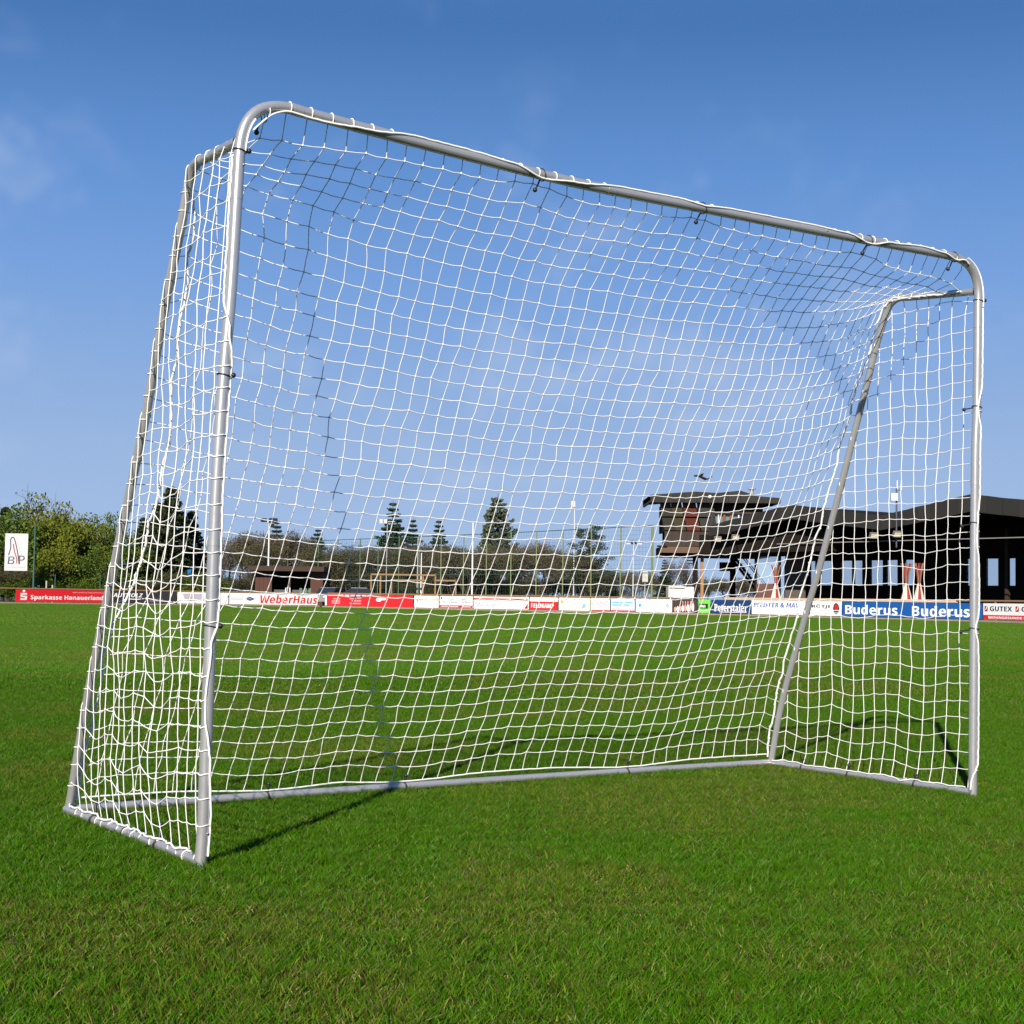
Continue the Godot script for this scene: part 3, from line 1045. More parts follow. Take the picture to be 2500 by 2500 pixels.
	t = board(1643, 1702, mat("board_umber", Color(0.045, 0.032, 0.028), 0.5), "dark board with a row of pinkish bottles beside the green sign")
	w = t.get_meta("w")
	for k in 8:
		var x: float = w * (0.10 + 0.105 * k)
		disc(t, "bottle_print", x, 0.30 + 0.02 * k, 0.085, 0.15 + 0.012 * k, pink if k % 2 == 0 else cream, 0.006 + 0.002 * k)
		if k > 2:
			plate(t, "bottle_print", x - 0.025, x + 0.025, 0.5, 0.80, pink, 0.004)
	t = board(1705, 1734, mat("board_green", Color(0.14, 0.56, 0.05), 0.5), "bright green sign with black panel next to navy board")
	w = t.get_meta("w")
	plate(t, "print", w * 0.06, w * 0.82, 0.38, 0.66, ink_black)
	letters(t, "M&S", w * 0.12, 0.44, w * 0.5, 0.15, ink, "sans_bold", 0.006)
	t = board(1736, 1833, navy, "navy blue board with white gothic lettering next to the green sign")
	w = t.get_meta("w")
	letters(t, "Peterstaler", w * 0.08, 0.24, w * 0.84, 0.44, ink, "serif_bold")
	plate(t, "print", w * 0.22, w * 0.90, 0.18, 0.21, ink)
	t = board(1835, 1966, white, "white board with blue slanted capitals beside the navy board")
	w = t.get_meta("w")
	letters(t, "PFEIFFER & MAY", w * 0.04, 0.52, w * 0.84, 0.26, ink_blue, "sans_bold", 0.0, 0.2)
	plate(t, "print", w * 0.05, w * 0.30, 0.42, 0.44, ink_grey)
	t = board(1968, 2054, white, "white board with black capitals and a red and black sun emblem")
	w = t.get_meta("w")
	letters(t, "BRÖTJE", w * 0.04, 0.50, w * 0.68, 0.24, ink_black)
	letters(t, "HEIZUNG", w * 0.10, 0.20, w * 0.62, 0.15, mat("ink_silver", Color(0.5, 0.5, 0.52), 0.5))
	plate(t, "print", w * 0.10, w * 0.72, 0.40, 0.42, mat("ink_rose", Color(0.75, 0.38, 0.38), 0.5))
	disc(t, "emblem", w * 0.86, 0.51, w * 0.085, 0.30, ink_black)
	disc(t, "emblem", w * 0.865, 0.58, w * 0.055, 0.16, ink_red, 0.010)
	plate(t, "emblem", w * 0.77, w * 0.95, 0.39, 0.43, ink, 0.012)
	plate(t, "emblem", w * 0.79, w * 0.93, 0.27, 0.30, ink, 0.012)
	t = board(2056, 2398, blue, "long blue board showing the same large white word twice")
	w = t.get_meta("w")
	letters(t, "Buderus", w * 0.025, 0.22, w * 0.395, 0.52, ink)
	letters(t, "Buderus", w * 0.525, 0.20, w * 0.395, 0.54, ink)
	t = board(2400, 2580, white, "white board with black capitals and small red squares over a red strip")
	w = t.get_meta("w")
	plate(t, "print", 0.03, w - 0.03, 0.13, 0.345, ink_red)
	for x in [0.025, 0.46]:
		plate(t, "emblem", w * x, w * x + 0.23, 0.52, 0.77, ink_dred)
		plate(t, "emblem", w * x + 0.11, w * x + 0.16, 0.58, 0.76, ink, 0.010, 0.7)
	letters(t, "GUTEX", w * 0.10, 0.53, w * 0.31, 0.23, ink_black)
	letters(t, "GUTEX", w * 0.54, 0.53, w * 0.31, 0.23, ink_black)
	letters(t, "WOHNGESUNDE DÄMMUNG", w * 0.075, 0.17, w * 0.82, 0.14, ink, "sans_bold", 0.006)
	# kerb of pale concrete along the foot of the boards
	var conc := mottled("kerb_stone", Color(0.20, 0.165, 0.125), Color(0.32, 0.27, 0.21), 1.2, 0.9)
	for run in [[-60.0, 778.0], [790.0, 2700.0]]:
		var px: float = run[0]
		while px < run[1]:
			var nx := minf(px + 120.0, run[1])
			var a := foot(px, board_depth(px))
			var c := foot(nx, board_depth(nx))
			var d := c - a
			var b := MB.new()
			b.box(Transform3D(Basis(Vector3.UP, atan2(-d.z, d.x)), (a + c) / 2 + Vector3(0, 0.02, 0.02)), Vector3(d.length() - 0.01, 0.14, 0.30))
			structure("kerb", b, conc)
			px = nx
	# wooden rail behind the boards on the left and beyond
	var wood := mottled("rail_wood", Color(0.16, 0.085, 0.035), Color(0.28, 0.16, 0.07), 0.6, 0.85)
	rail_run(-120, 770, 1.2, 1.0, wood, "weathered orange-brown wooden barrier rail behind the red and dark boards")
	rail_run(800, 1640, 1.3, 1.02, wood, "weathered brown wooden barrier rail behind the long row of small boards")
	rail_run(2336, 2640, 1.4, 1.06, wood, "brown wooden barrier rail behind the white board with red strip")

func rail_run(px0: float, px1: float, back: float, h: float, m: Material, label: String):
	var t := thing("wooden_rail", label, "rail", foot(px0, board_depth(px0) + back))
	var o := t.position
	var px := px0
	var last := foot(px0, board_depth(px0) + back) - o
	while px < px1:
		px = minf(px + 95.0, px1)
		var p := foot(px, board_depth(px) + back) - o
		var b := MB.new()
		b.tube(pv([last + Vector3(0, h - 0.05, 0), p + Vector3(0, h - 0.05, 0)]), 0.055, 8, true)
		part("rail", b, m, t)
		var q := MB.new()
		q.tube(pv([p, p + Vector3(0, h, 0)]), 0.06, 8, true)
		part("post", q, m, t)
		last = p

# ---------------------------------------------------------------- clubhouse
const CO := Vector3(12.7435, 0, -100.0)
const CF := Vector3(0.5939, 0, 0.8045)
const CB := Vector3(0.8045, 0, -0.5939)

func cpt(s: float, h: float, k: float) -> Vector3:
	return CO + CF * s + CB * k + Vector3(0, h, 0)

# a beam or wall block in the clubhouse's own directions: s along the facade, h up, k back
func cbox(b: MB, s0: float, s1: float, h0: float, h1: float, k0: float, k1: float):
	b.box(Transform3D(Basis(CF, Vector3.UP, -CB), cpt((s0 + s1) / 2, (h0 + h1) / 2, (k0 + k1) / 2)), Vector3(s1 - s0, h1 - h0, k1 - k0))

func cpart(called: String, m: Material, parent: Node3D, a: Array) -> MeshInstance3D:
	var b := MB.new()
	cbox(b, a[0], a[1], a[2], a[3], a[4], a[5])
	return part(called, b, m, parent)

func build_clubhouse():
	rng.seed = 13
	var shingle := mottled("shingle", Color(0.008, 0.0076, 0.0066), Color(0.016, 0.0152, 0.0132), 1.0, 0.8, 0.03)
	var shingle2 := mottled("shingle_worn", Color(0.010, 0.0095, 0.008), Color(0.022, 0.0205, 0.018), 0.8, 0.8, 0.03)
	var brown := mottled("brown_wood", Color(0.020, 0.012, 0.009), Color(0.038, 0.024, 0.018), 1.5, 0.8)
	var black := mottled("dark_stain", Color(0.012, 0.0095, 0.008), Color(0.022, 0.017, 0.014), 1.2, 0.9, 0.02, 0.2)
	var umber := mat("club_umber", Color(0.030, 0.016, 0.009), 0.8)
	var orange := mat("club_orange", Color(0.16, 0.05, 0.015), 0.75)
	var brick := mottled("club_red", Color(0.12, 0.050, 0.040), Color(0.17, 0.075, 0.060), 1.0, 0.85)
	var white := mat("club_white", Color(0.66, 0.66, 0.64), 0.6)
	var glass := StandardMaterial3D.new()
	glass.albedo_color = Color(0.75, 0.85, 0.9, 0.14)
	glass.transparency = BaseMaterial3D.TRANSPARENCY_ALPHA
	glass.roughness = 0.05
	var t := thing("clubhouse", "long low dark clubhouse with folded zigzag roof edge and row of windows", "building", CO)
	t.position = Vector3.ZERO      # its parts are laid out in world metres first, then hung from its corner
	# folded roof: fascia panels along the zigzag, and the roof slabs behind them
	var top := [[-0.06, 5.70, 4.99], [7.1, 6.77, 5.89], [14.09, 5.85, 5.02], [20.29, 6.81, 5.86], [27.4, 5.75, 4.95], [34.0, 6.8, 5.9]]
	for i in top.size() - 1:
		var a: Array = top[i]
		var c: Array = top[i + 1]
		var n := 7
		for k in n:
			var f0 := float(k) / n
			var f1 := float(k + 1) / n
			var b := MB.new()
			var s0 := lerpf(a[0], c[0], f0) + 0.012
			var s1 := lerpf(a[0], c[0], f1) - 0.012
			var z := -0.02 * (k % 2)
			var pts := []
			for q in [[s0, lerpf(a[1], c[1], f0)], [s1, lerpf(a[1], c[1], f1)], [s1, lerpf(a[2], c[2], f1)], [s0, lerpf(a[2], c[2], f0)]]:
				pts.append(cpt(q[0], q[1] + rng.randf_range(-0.015, 0.015), z))
			slab(b, pts, CB * 0.12)
			part("fascia_panel", b, shingle if k % 3 else shingle2, t)
		var r := MB.new()
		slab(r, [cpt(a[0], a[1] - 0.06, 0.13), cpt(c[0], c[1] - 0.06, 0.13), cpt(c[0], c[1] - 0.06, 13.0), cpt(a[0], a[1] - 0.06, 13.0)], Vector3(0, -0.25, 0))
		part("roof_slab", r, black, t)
	# rear wall with window openings you look through
	var wins := [[1.23, 1.79], [2.18, 3.3], [3.96, 4.97], [5.04, 5.83], [6.43, 7.51], [7.74, 8.69], [9.2, 10.01], [13.9, 14.21], [15.3, 16.19], [16.73, 17.38], [18.4, 19.6]]
	var s_last := -1.0
	for e in wins:
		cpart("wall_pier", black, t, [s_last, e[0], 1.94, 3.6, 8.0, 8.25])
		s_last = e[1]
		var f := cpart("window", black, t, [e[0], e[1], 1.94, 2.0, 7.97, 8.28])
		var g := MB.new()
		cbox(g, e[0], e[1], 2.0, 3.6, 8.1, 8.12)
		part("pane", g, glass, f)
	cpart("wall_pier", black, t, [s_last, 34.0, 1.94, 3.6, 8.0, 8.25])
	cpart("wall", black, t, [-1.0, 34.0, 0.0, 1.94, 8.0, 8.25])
	for i in top.size() - 1:
		var wb := MB.new()
		slab(wb, [cpt(top[i][0], top[i][1] - 0.2, 8.0), cpt(top[i + 1][0], top[i + 1][1] - 0.2, 8.0), cpt(top[i + 1][0], 3.6, 8.0), cpt(top[i][0], 3.6, 8.0)], CB * 0.25)
		part("gable_wall", wb, black, t)
	# side wall at the far right end and the panelled bar front
	cpart("wall", brown, t, [33.8, 34.0, 0.0, 5.2, 0.3, 8.0])
	for k in 9:
		cpart("wall_board", umber, t, [20.5 + k * 1.25, 21.72 + k * 1.25, 0.9, 2.15, 5.0 + 0.01 * (k % 2), 5.12])
	for s in [18.6, 20.3, 22.1, 24.0]:
		cpart("post", umber, t, [s, s + 0.22, 0.0, 5.2, 5.3, 5.5])
	cpart("tie_beam", mat("club_grey", Color(0.20, 0.20, 0.19), 0.7), t, [5.0, 30.0, 4.42, 4.47, 1.0, 1.06])
	# left end: glazed stair hall with a red-brown parapet
	cpart("parapet", brick, t, [2.2, 4.25, 0.0, 1.98, 2.0, 2.15])
	var gl := MB.new()
	cbox(gl, 2.2, 4.25, 2.0, 3.7, 2.05, 2.07)
	part("pane", gl, glass, t)
	cpart("stair_wall", mat("club_taupe", Color(0.10, 0.085, 0.075), 0.8), t, [2.4, 4.1, 0.2, 3.9, 4.5, 4.6])
	for s in [2.15, 4.22]:
		cpart("post", black, t, [s, s + 0.12, 0.0, 5.0, 1.95, 2.1])
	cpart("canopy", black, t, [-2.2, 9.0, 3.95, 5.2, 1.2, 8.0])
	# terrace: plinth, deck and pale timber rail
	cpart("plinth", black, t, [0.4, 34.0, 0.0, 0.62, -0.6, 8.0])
	var pale := mottled("pale_timber", Color(0.42, 0.30, 0.20), Color(0.60, 0.46, 0.33), 0.7, 0.8)
	for k in 6:
		cpart("rail", pale, t, [2.5 + k * 2.95, 5.42 + k * 2.95, 0.93, 1.08, -1.05, -0.93])
	for k in 10:
		cpart("rail_post", umber, t, [2.6 + k * 1.95, 2.7 + k * 1.95, 0.0, 0.93, -1.02, -0.94])
	for o in t.get_children():
		o.position -= CO
	t.position = CO
	# floodlights on the eaves
	var lamp := mat("lamp_glass", Color(0.62, 0.58, 0.44), 0.2)
	for e in [[1.3, 4.78, "under the roof edge nearest the tower cabin"], [2.88, 4.85, "under the roof edge above the glazed stair hall"], [14.0, 4.70, "just left of the aerial mast under the roof valley"], [15.68, 4.74, "just right of the aerial mast under the roof valley"]]:
		var p := cpt(e[0], e[1], -0.5)
		var o := thing("floodlight", "small square floodlight with pale glass %s" % e[2], "floodlight", p, 0.25, "floodlights under the eaves")
		var hb := MB.new()
		hb.box(Transform3D(Basis(Vector3.RIGHT, 0.5), Vector3.ZERO), Vector3(0.46, 0.32, 0.18))
		part("housing", hb, mat("lamp_housing", Color(0.16, 0.15, 0.13), 0.5), o)
		var gb := MB.new()
		gb.box(Transform3D(Basis(Vector3.RIGHT, 0.5), Basis(Vector3.RIGHT, 0.5) * Vector3(0, 0, 0.10)), Vector3(0.40, 0.26, 0.02))
		part("lens", gb, lamp, o)
		var ab := MB.new()
		ab.tube(pv([Vector3(0, 0.1, -0.05), Vector3(0.3, 0.35, -0.75)]), 0.03, 6, true)
		part("bracket", ab, black, o)
	# mast with aerial box on the roof valley
	var m := thing("aerial_mast", "thin mast with white box and two white aerials above the roof valley", "mast", cpt(15.4, 4.9, -0.2))
	var mb := MB.new()
	mb.tube(pv([Vector3(0, -0.9, 0), Vector3(0, 2.45, 0)]), 0.05, 8, true)
	part("pole", mb, mat("mast_grey", Color(0.05, 0.06, 0.09), 0.5), m)
	mb = MB.new()
	mb.box(Transform3D(Basis(), Vector3(-0.16, 1.95, 0.1)), Vector3(0.36, 0.42, 0.22))
	part("box", mb, white, m)
	for x in [0.04, 0.28]:
		mb = MB.new()
		mb.tube(pv([Vector3(x, 2.35, 0), Vector3(x, 2.9, 0)]), 0.035, 6, true)
		part("aerial", mb, white, m)
	mb = MB.new()
	mb.box(Transform3D(Basis(), Vector3(0.14, 2.35, 0)), Vector3(0.36, 0.05, 0.05))
	part("bracket", mb, mat("mast_grey", Color(0.05, 0.06, 0.09), 0.5), m)
	# folded parasols on the terrace
	for e in [[15.45, 0.4, "folded red and white parasol leaning on the terrace near the window row"], [16.35, 0.9, "folded white parasol with red stripe standing right beside another on the terrace"], [5.35, 0.6, "folded red and white parasol on the terrace by the glazed stair hall"]]:
		parasol(cpt(e[0], 0.62, 0.6), e[1], e[2])
	build_tower(shingle, shingle2, brown, black, orange, white, glass)

# a quadrilateral plate thickened by an offset
func slab(b: MB, p: Array, off: Vector3):
	var q := []
	for e in p:
		q.append(e + off)
	b.quad(p[0], p[1], p[2], p[3])
	b.quad(q[3], q[2], q[1], q[0])
	for i in 4:
		var j := (i + 1) % 4
		b.quad(p[i], q[i], q[j], p[j])

func parasol(p: Vector3, lean: float, label: String):
	var t := thing("parasol", label, "parasol", p, 0.0, "folded parasols on the terrace")
	var red := mat("parasol_red", Color(0.26, 0.02, 0.025), 0.85)
	var wht := mat("parasol_white", Color(0.58, 0.52, 0.46), 0.85)
	var b := MB.new()
	b.tube(pv([Vector3(0, 0, 0), Vector3(0, 2.35, 0)]), 0.03, 8, true)
	part("pole", b, mat("parasol_pole", Color(0.22, 0.15, 0.09), 0.7), t)
	# gathered cloth, waisted where it is tied: hanging skirt below, stretchers and cloth opening upward above
	var tan := mat("parasol_tan", Color(0.20, 0.13, 0.08), 0.85)
	for k in 8:
		var w := TAU * k / 8 + lean
		var o := Vector3(cos(w), 0, sin(w))
		var m := MB.new()
		m.tube(smooth_path([Vector3(0, 1.38, 0) + o * 0.05, Vector3(0, 1.05, 0) + o * 0.11, Vector3(0, 0.7, 0) + o * 0.18, Vector3(0, 0.30, 0) + o * 0.27]), 0.04, 6, true, 0.12)
		part("skirt_fold", m, red if k % 3 == 1 else wht, t)
		m = MB.new()
		m.tube(smooth_path([Vector3(0, 1.38, 0) + o * 0.05, Vector3(0, 1.9, 0) + o * 0.12, Vector3(0, 2.5, 0) + o * 0.30]), 0.05, 6, true, 0.035)
		part("upper_fold", m, red if k % 2 else tan, t)

func build_tower(shingle: Material, shingle2: Material, brown: Material, black: Material, orange: Material, white: Material, glass: Material):
	var t := thing("announcer_tower", "dark timber announcer cabin raised on posts beside the clubhouse roof", "tower", Vector3(10.1, 0, -104))
	var o := t.position
	var depth := 5.0
	# roof fascia
	var rp := [[9.29, 7.91, 7.41], [10.8, 8.05, 7.42], [12.37, 8.17, 7.44], [13.74, 8.10, 7.45], [15.34, 8.28, 7.46], [16.5, 7.93, 7.46], [18.04, 7.82, 7.46]]
	for i in rp.size() - 1:
		var a: Array = rp[i]
		var c: Array = rp[i + 1]
		for h in 2:
			var x0 := lerpf(a[0], c[0], h * 0.5) + 0.008
			var x1 := lerpf(a[0], c[0], h * 0.5 + 0.5) - 0.008
			var y0 := lerpf(a[1], c[1], h * 0.5)
			var y1 := lerpf(a[1], c[1], h * 0.5 + 0.5)
			var b := MB.new()
			var z := -104.0 + 0.02 * h
			slab(b, [Vector3(x0, y0, z) - o, Vector3(x1, y1, z) - o, Vector3(x1, a[2], z) - o, Vector3(x0, a[2], z) - o], Vector3(0, 0, -0.14))
			part("fascia_panel", b, shingle2 if h else shingle, t)
		var r := MB.new()
		slab(r, [Vector3(a[0], a[1] - 0.05, -104.15) - o, Vector3(c[0], c[1] - 0.05, -104.15) - o, Vector3(c[0], c[1] - 0.05, -104 - depth - 1.0) - o, Vector3(a[0], a[1] - 0.05, -104 - depth - 1.0) - o], Vector3(0, -0.3, 0))
		part("roof_slab", r, black, t)
	# left end of the fascia
	var e := MB.new()
	slab(e, [Vector3(9.29, 7.9, -104.15) - o, Vector3(9.29, 7.9, -104 - depth - 1.0) - o, Vector3(9.29, 7.41, -104 - depth - 1.0) - o, Vector3(9.29, 7.41, -104.15) - o], Vector3(0.12, 0, 0))
	part("fascia_panel", e, shingle, t)
	# slanting cabin front: grey, mustard, orange-red, grey panels, colours darkened to stand for roof shade, then the glazed part
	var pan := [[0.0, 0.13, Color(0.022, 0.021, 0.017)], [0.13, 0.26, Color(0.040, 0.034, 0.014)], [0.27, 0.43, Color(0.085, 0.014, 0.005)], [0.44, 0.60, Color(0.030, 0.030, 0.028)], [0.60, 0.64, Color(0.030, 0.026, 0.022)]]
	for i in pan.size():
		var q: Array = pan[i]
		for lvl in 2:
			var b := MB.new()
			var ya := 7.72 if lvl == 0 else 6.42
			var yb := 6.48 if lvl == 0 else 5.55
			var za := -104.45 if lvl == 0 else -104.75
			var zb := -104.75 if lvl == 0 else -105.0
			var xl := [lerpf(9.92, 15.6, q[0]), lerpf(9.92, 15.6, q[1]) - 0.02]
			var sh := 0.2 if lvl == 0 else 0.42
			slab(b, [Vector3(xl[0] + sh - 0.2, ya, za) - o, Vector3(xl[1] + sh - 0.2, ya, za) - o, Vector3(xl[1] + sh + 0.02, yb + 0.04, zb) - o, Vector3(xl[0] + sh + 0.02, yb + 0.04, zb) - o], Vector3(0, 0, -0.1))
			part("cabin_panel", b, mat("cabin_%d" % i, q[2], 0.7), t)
	var win := tbox(t, "window", black, [13.55, 16.9, 5.55, 5.62, -105.4, -105.2], o)
	var pb := MB.new()
	pb.box(Transform3D(Basis(), Vector3(15.2, 6.3, -105.3) - o), Vector3(3.3, 1.4, 0.02))
	part("pane", pb, glass, win)
	for q in [[13.45, 13.75, white], [13.98, 14.06, white], [14.32, 14.50, orange], [14.80, 14.92, orange], [15.35, 15.43, white]]:
		tbox(t, "mullion", q[2], [q[0], q[1], 5.75, 6.75, -105.2, -105.1], o)
	tbox(t, "cabin_wall", brown, [13.5, 17.0, 6.75, 7.72, -105.5, -105.0], o)
	tbox(t, "cabin_wall", brown, [10.6, 17.0, 4.6, 7.4, -109.0, -108.9], o)
	tbox(t, "cabin_wall", black, [10.35, 10.5, 5.5, 7.4, -108.9, -105.2], o)
	tbox(t, "cabin_wall", black, [16.9, 17.05, 5.5, 7.4, -108.9, -105.2], o)
	# lower boarding, planks one by one
	for k in 9:
		tbox(t, "plank", brown, [10.36 + k * 0.5, 10.85 + k * 0.5, 4.52, 5.52, -105.02 - 0.012 * (k % 2), -104.92], o)
	tbox(t, "floor_band", mottled("floor_band", Color(0.075, 0.045, 0.026), Color(0.12, 0.075, 0.045), 0.8, 0.8), [10.09, 15.4, 4.06, 4.48, -105.0, -104.7], o)
	tbox(t, "floor_slab", black, [10.2, 17.5, 3.85, 4.50, -109.5, -105.05], o)
	tbox(t, "ledge", black, [9.85, 10.5, 4.44, 4.54, -105.0, -104.6], o)
	# posts and stair
	tbox(t, "post", black, [12.42, 12.74, 0, 3.9, -106.2, -105.9], o)
	tbox(t, "post", mottled("orange_timber", Color(0.24, 0.12, 0.05), Color(0.36, 0.19, 0.08), 0.6, 0.8), [12.92, 13.12, 0, 3.9, -105.9, -105.7], o)
	tbox(t, "post", black, [15.0, 15.35, 0, 3.9, -106.4, -106.0], o)
	tbox(t, "lamp_arm", black, [12.0, 12.5, 3.55, 3.62, -106.0, -105.9], o)
	tbox(t, "lamp_arm", black, [12.05, 12.5, 3.33, 3.40, -106.0, -105.9], o)
	tbox(t, "meter_box", black, [14.25, 15.0, 2.9, 3.5, -106.2, -105.8], o)
	for s in 2:
		var b := MB.new()
		b.tube(pv([Vector3(15.3, 3.8 - s * 0.15, -106.0 - s * 0.9) - o, Vector3(17.6, 0.9 - s * 0.15, -106.0 - s * 0.9) - o]), 0.10, 6, true)
		part("stair_string", b, black, t)
		b = MB.new()
		b.tube(pv([Vector3(15.5, 4.4, -106.0 - s * 0.9) - o, Vector3(17.7, 1.7, -106.0 - s * 0.9) - o]), 0.035, 6, true)
		part("handrail", b, black, t)
	for k in 12:
		tbox(t, "stair_tread", black, [15.35 + k * 0.19, 15.62 + k * 0.19, 3.62 - k * 0.235, 3.67 - k * 0.235, -106.9, -106.0], o)
	var spot := MB.new()
	spot.blob(Vector3(13.28, 7.82, -103.93) - o, 0.13, 10, 6)
	part("lamp", spot, white, t)
	var vent := MB.new()
	vent.tube(pv([Vector3(16.25, 7.9, -105) - o, Vector3(16.25, 8.5, -105) - o]), 0.13, 8, true)
	vent.tube(pv([Vector3(16.25, 8.45, -105) - o, Vector3(16.25, 8.52, -105) - o]), 0.28, 8, true)
	part("roof_vent", vent, mat("vent_grey", Color(0.30, 0.31, 0.32), 0.5), t)
	# weather vane: a long-necked bird shape on a rod
	var v := thing("weather_vane", "small dark metal weather vane on the announcer tower roof", "weather vane", Vector3(12.85, 8.1, -104.8))
	var vb := MB.new()
	vb.tube(pv([Vector3(0, -0.1, 0), Vector3(0, 1.0, 0)]), 0.022, 6, true)
	part("rod", vb, mat("vane_rod", Color(0.25, 0.25, 0.26), 0.5), v)
	vb = MB.new()
	vb.tube(smooth_path([Vector3(-0.55, 1.18, 0), Vector3(-0.3, 1.2, 0), Vector3(0.05, 1.06, 0), Vector3(0.25, 0.98, 0)]), 0.05, 8, true, 0.10)
	vb.tube(smooth_path([Vector3(0.2, 1.0, 0), Vector3(0.4, 1.0, 0), Vector3(0.7, 1.2, 0)]), 0.07, 6, true, 0.02)
	slab(vb, [Vector3(-0.22, 1.2, 0.02), Vector3(-0.05, 1.36, 0.02), Vector3(0.12, 1.36, 0.02), Vector3(-0.02, 1.08, 0.02)], Vector3(0, 0, -0.05))
	part("vane", vb, black, v)

func tbox(t: Node3D, called: String, m: Material, a: Array, o: Vector3) -> MeshInstance3D:
	var b := MB.new()
	b.box(Transform3D(Basis(), Vector3((a[0] + a[1]) / 2, (a[2] + a[3]) / 2, (a[4] + a[5]) / 2) - o), Vector3(a[1] - a[0], a[3] - a[2], absf(a[5] - a[4])))
	return part(called, b, m, t)

# ---------------------------------------------------------------- trees and the rest of the background
func top_height(px: float, py: float, d: float) -> float:
	return at(px, py, d).y

func grow(b: MB, tips: Array, p: Vector3, dir: Vector3, ln: float, r: float, level: int, spread: float, up: float, kids: int):
	var pts := pv([p])
	var d := dir
	var q := p
	for i in 3:
		d = (d + jit(0.16) + Vector3(0, up * 0.12, 0)).normalized()
		q += d * ln / 3.0
		pts.append(q)
	b.tube(pts, r, 6 if level > 2 else 4, false, r * 0.6)
	if level == 0:
		tips.append([q, d])
		return
	for k in kids:
		var a := rng.randf() * TAU
		var side := d.cross(Vector3(cos(a), 0.3, sin(a))).normalized()
		var nd := (d + side * spread * rng.randf_range(0.6, 1.3) + Vector3(0, up, 0) * 0.3).normalized()
		var s: Vector3 = pts[3] if k > 1 else pts[2]
		grow(b, tips, s, nd, ln * rng.randf_range(0.55, 0.8), r * 0.55, level - 1, spread, up, kids)

func leaf(b: MB, p: Vector3, s: float):
	var x := jit(1.0).normalized() * s
	var y := x.cross(jit(1.0)).normalized() * s * 0.7
	b.face([p - x, p - y, p + x, p + y], x.cross(y).normalized())

# leave out the few stray tips that would stick out above the crown
func trim(tips: Array) -> Array:
	var ys := []
	for t in tips:
		ys.append(t[0].y)
	ys.sort()
	var lim: float = ys[int(ys.size() * 0.97)]
	var out := []
	for t in tips:
		if t[0].y <= lim:
			out.append(t)
	return out

# broadleaf tree 10 m tall in young spring leaf
func leafy_tree(seed_n: int, c0: Color, c1: Color, dense: int) -> Node3D:
	rng.seed = seed_n
	var bt := MB.new()
	var tips := []
	var p := Vector3.ZERO
	bt.col = Color(0.07, 0.055, 0.04)
	bt.tube(smooth_path([p, Vector3(0.1, 1.2, 0), Vector3(0, 2.6, 0.1), Vector3(0.1, 4.6, 0)]), 0.24, 8, false, 0.12)
	for k in 13:
		var a := TAU * k / 13 * 2.4
		var h := rng.randf_range(0.7, 4.6)
		grow(bt, tips, Vector3(0.05, h, 0.05), Vector3(cos(a) * 0.9, rng.randf_range(0.15, 1.1), sin(a) * 0.9).normalized(), rng.randf_range(1.5, 2.5), 0.09, 3, 0.75, 0.25, 3)
	tips = trim(tips)
	var bl := MB.new()
	for t in tips:
		var tone := rng.randf()
		for k in dense:
			bl.col = c0.lerp(c1, clampf(tone + rng.randf_range(-0.3, 0.3), 0.0, 1.0))
			leaf(bl, t[0] + jit(0.72), rng.randf_range(0.09, 0.20))
	return tree_node(bt, bl)

# bare or budding tree 10 m tall
func bare_tree(seed_n: int, c0: Color, c1: Color, twigs: int, buds: int) -> Node3D:
	rng.seed = seed_n
	var bt := MB.new()
	var tips := []
	bt.col = Color(0.065, 0.052, 0.042)
	for m in 4:
		var o := Vector3(rng.randf_range(-1.0, 1.0), 0, rng.randf_range(-1.0, 1.0))
		var a := rng.randf() * TAU
		grow(bt, tips, o, Vector3(cos(a) * 0.25, 1, sin(a) * 0.25).normalized(), rng.randf_range(2.6, 3.6), 0.11, 4, 0.55, 0.5, 3)
	tips = trim(tips)
	var bl := MB.new()
	for t in tips:
		for k in twigs:
			bl.col = c0.lerp(c1, rng.randf())
			var s: Vector3 = t[0] + jit(0.7)
			var d: Vector3 = (t[1] + jit(0.7)).normalized()
			var w := d.cross(jit(1.0)).normalized() * 0.014
			var e := s + d * rng.randf_range(0.4, 1.1)
			bl.face([s - w, s + w, e], w.cross(d).normalized())
		for k in buds:
			bl.col = c0.lerp(c1, rng.randf())
			leaf(bl, t[0] + jit(0.9), rng.randf_range(0.06, 0.14))
	return tree_node(bt, bl)

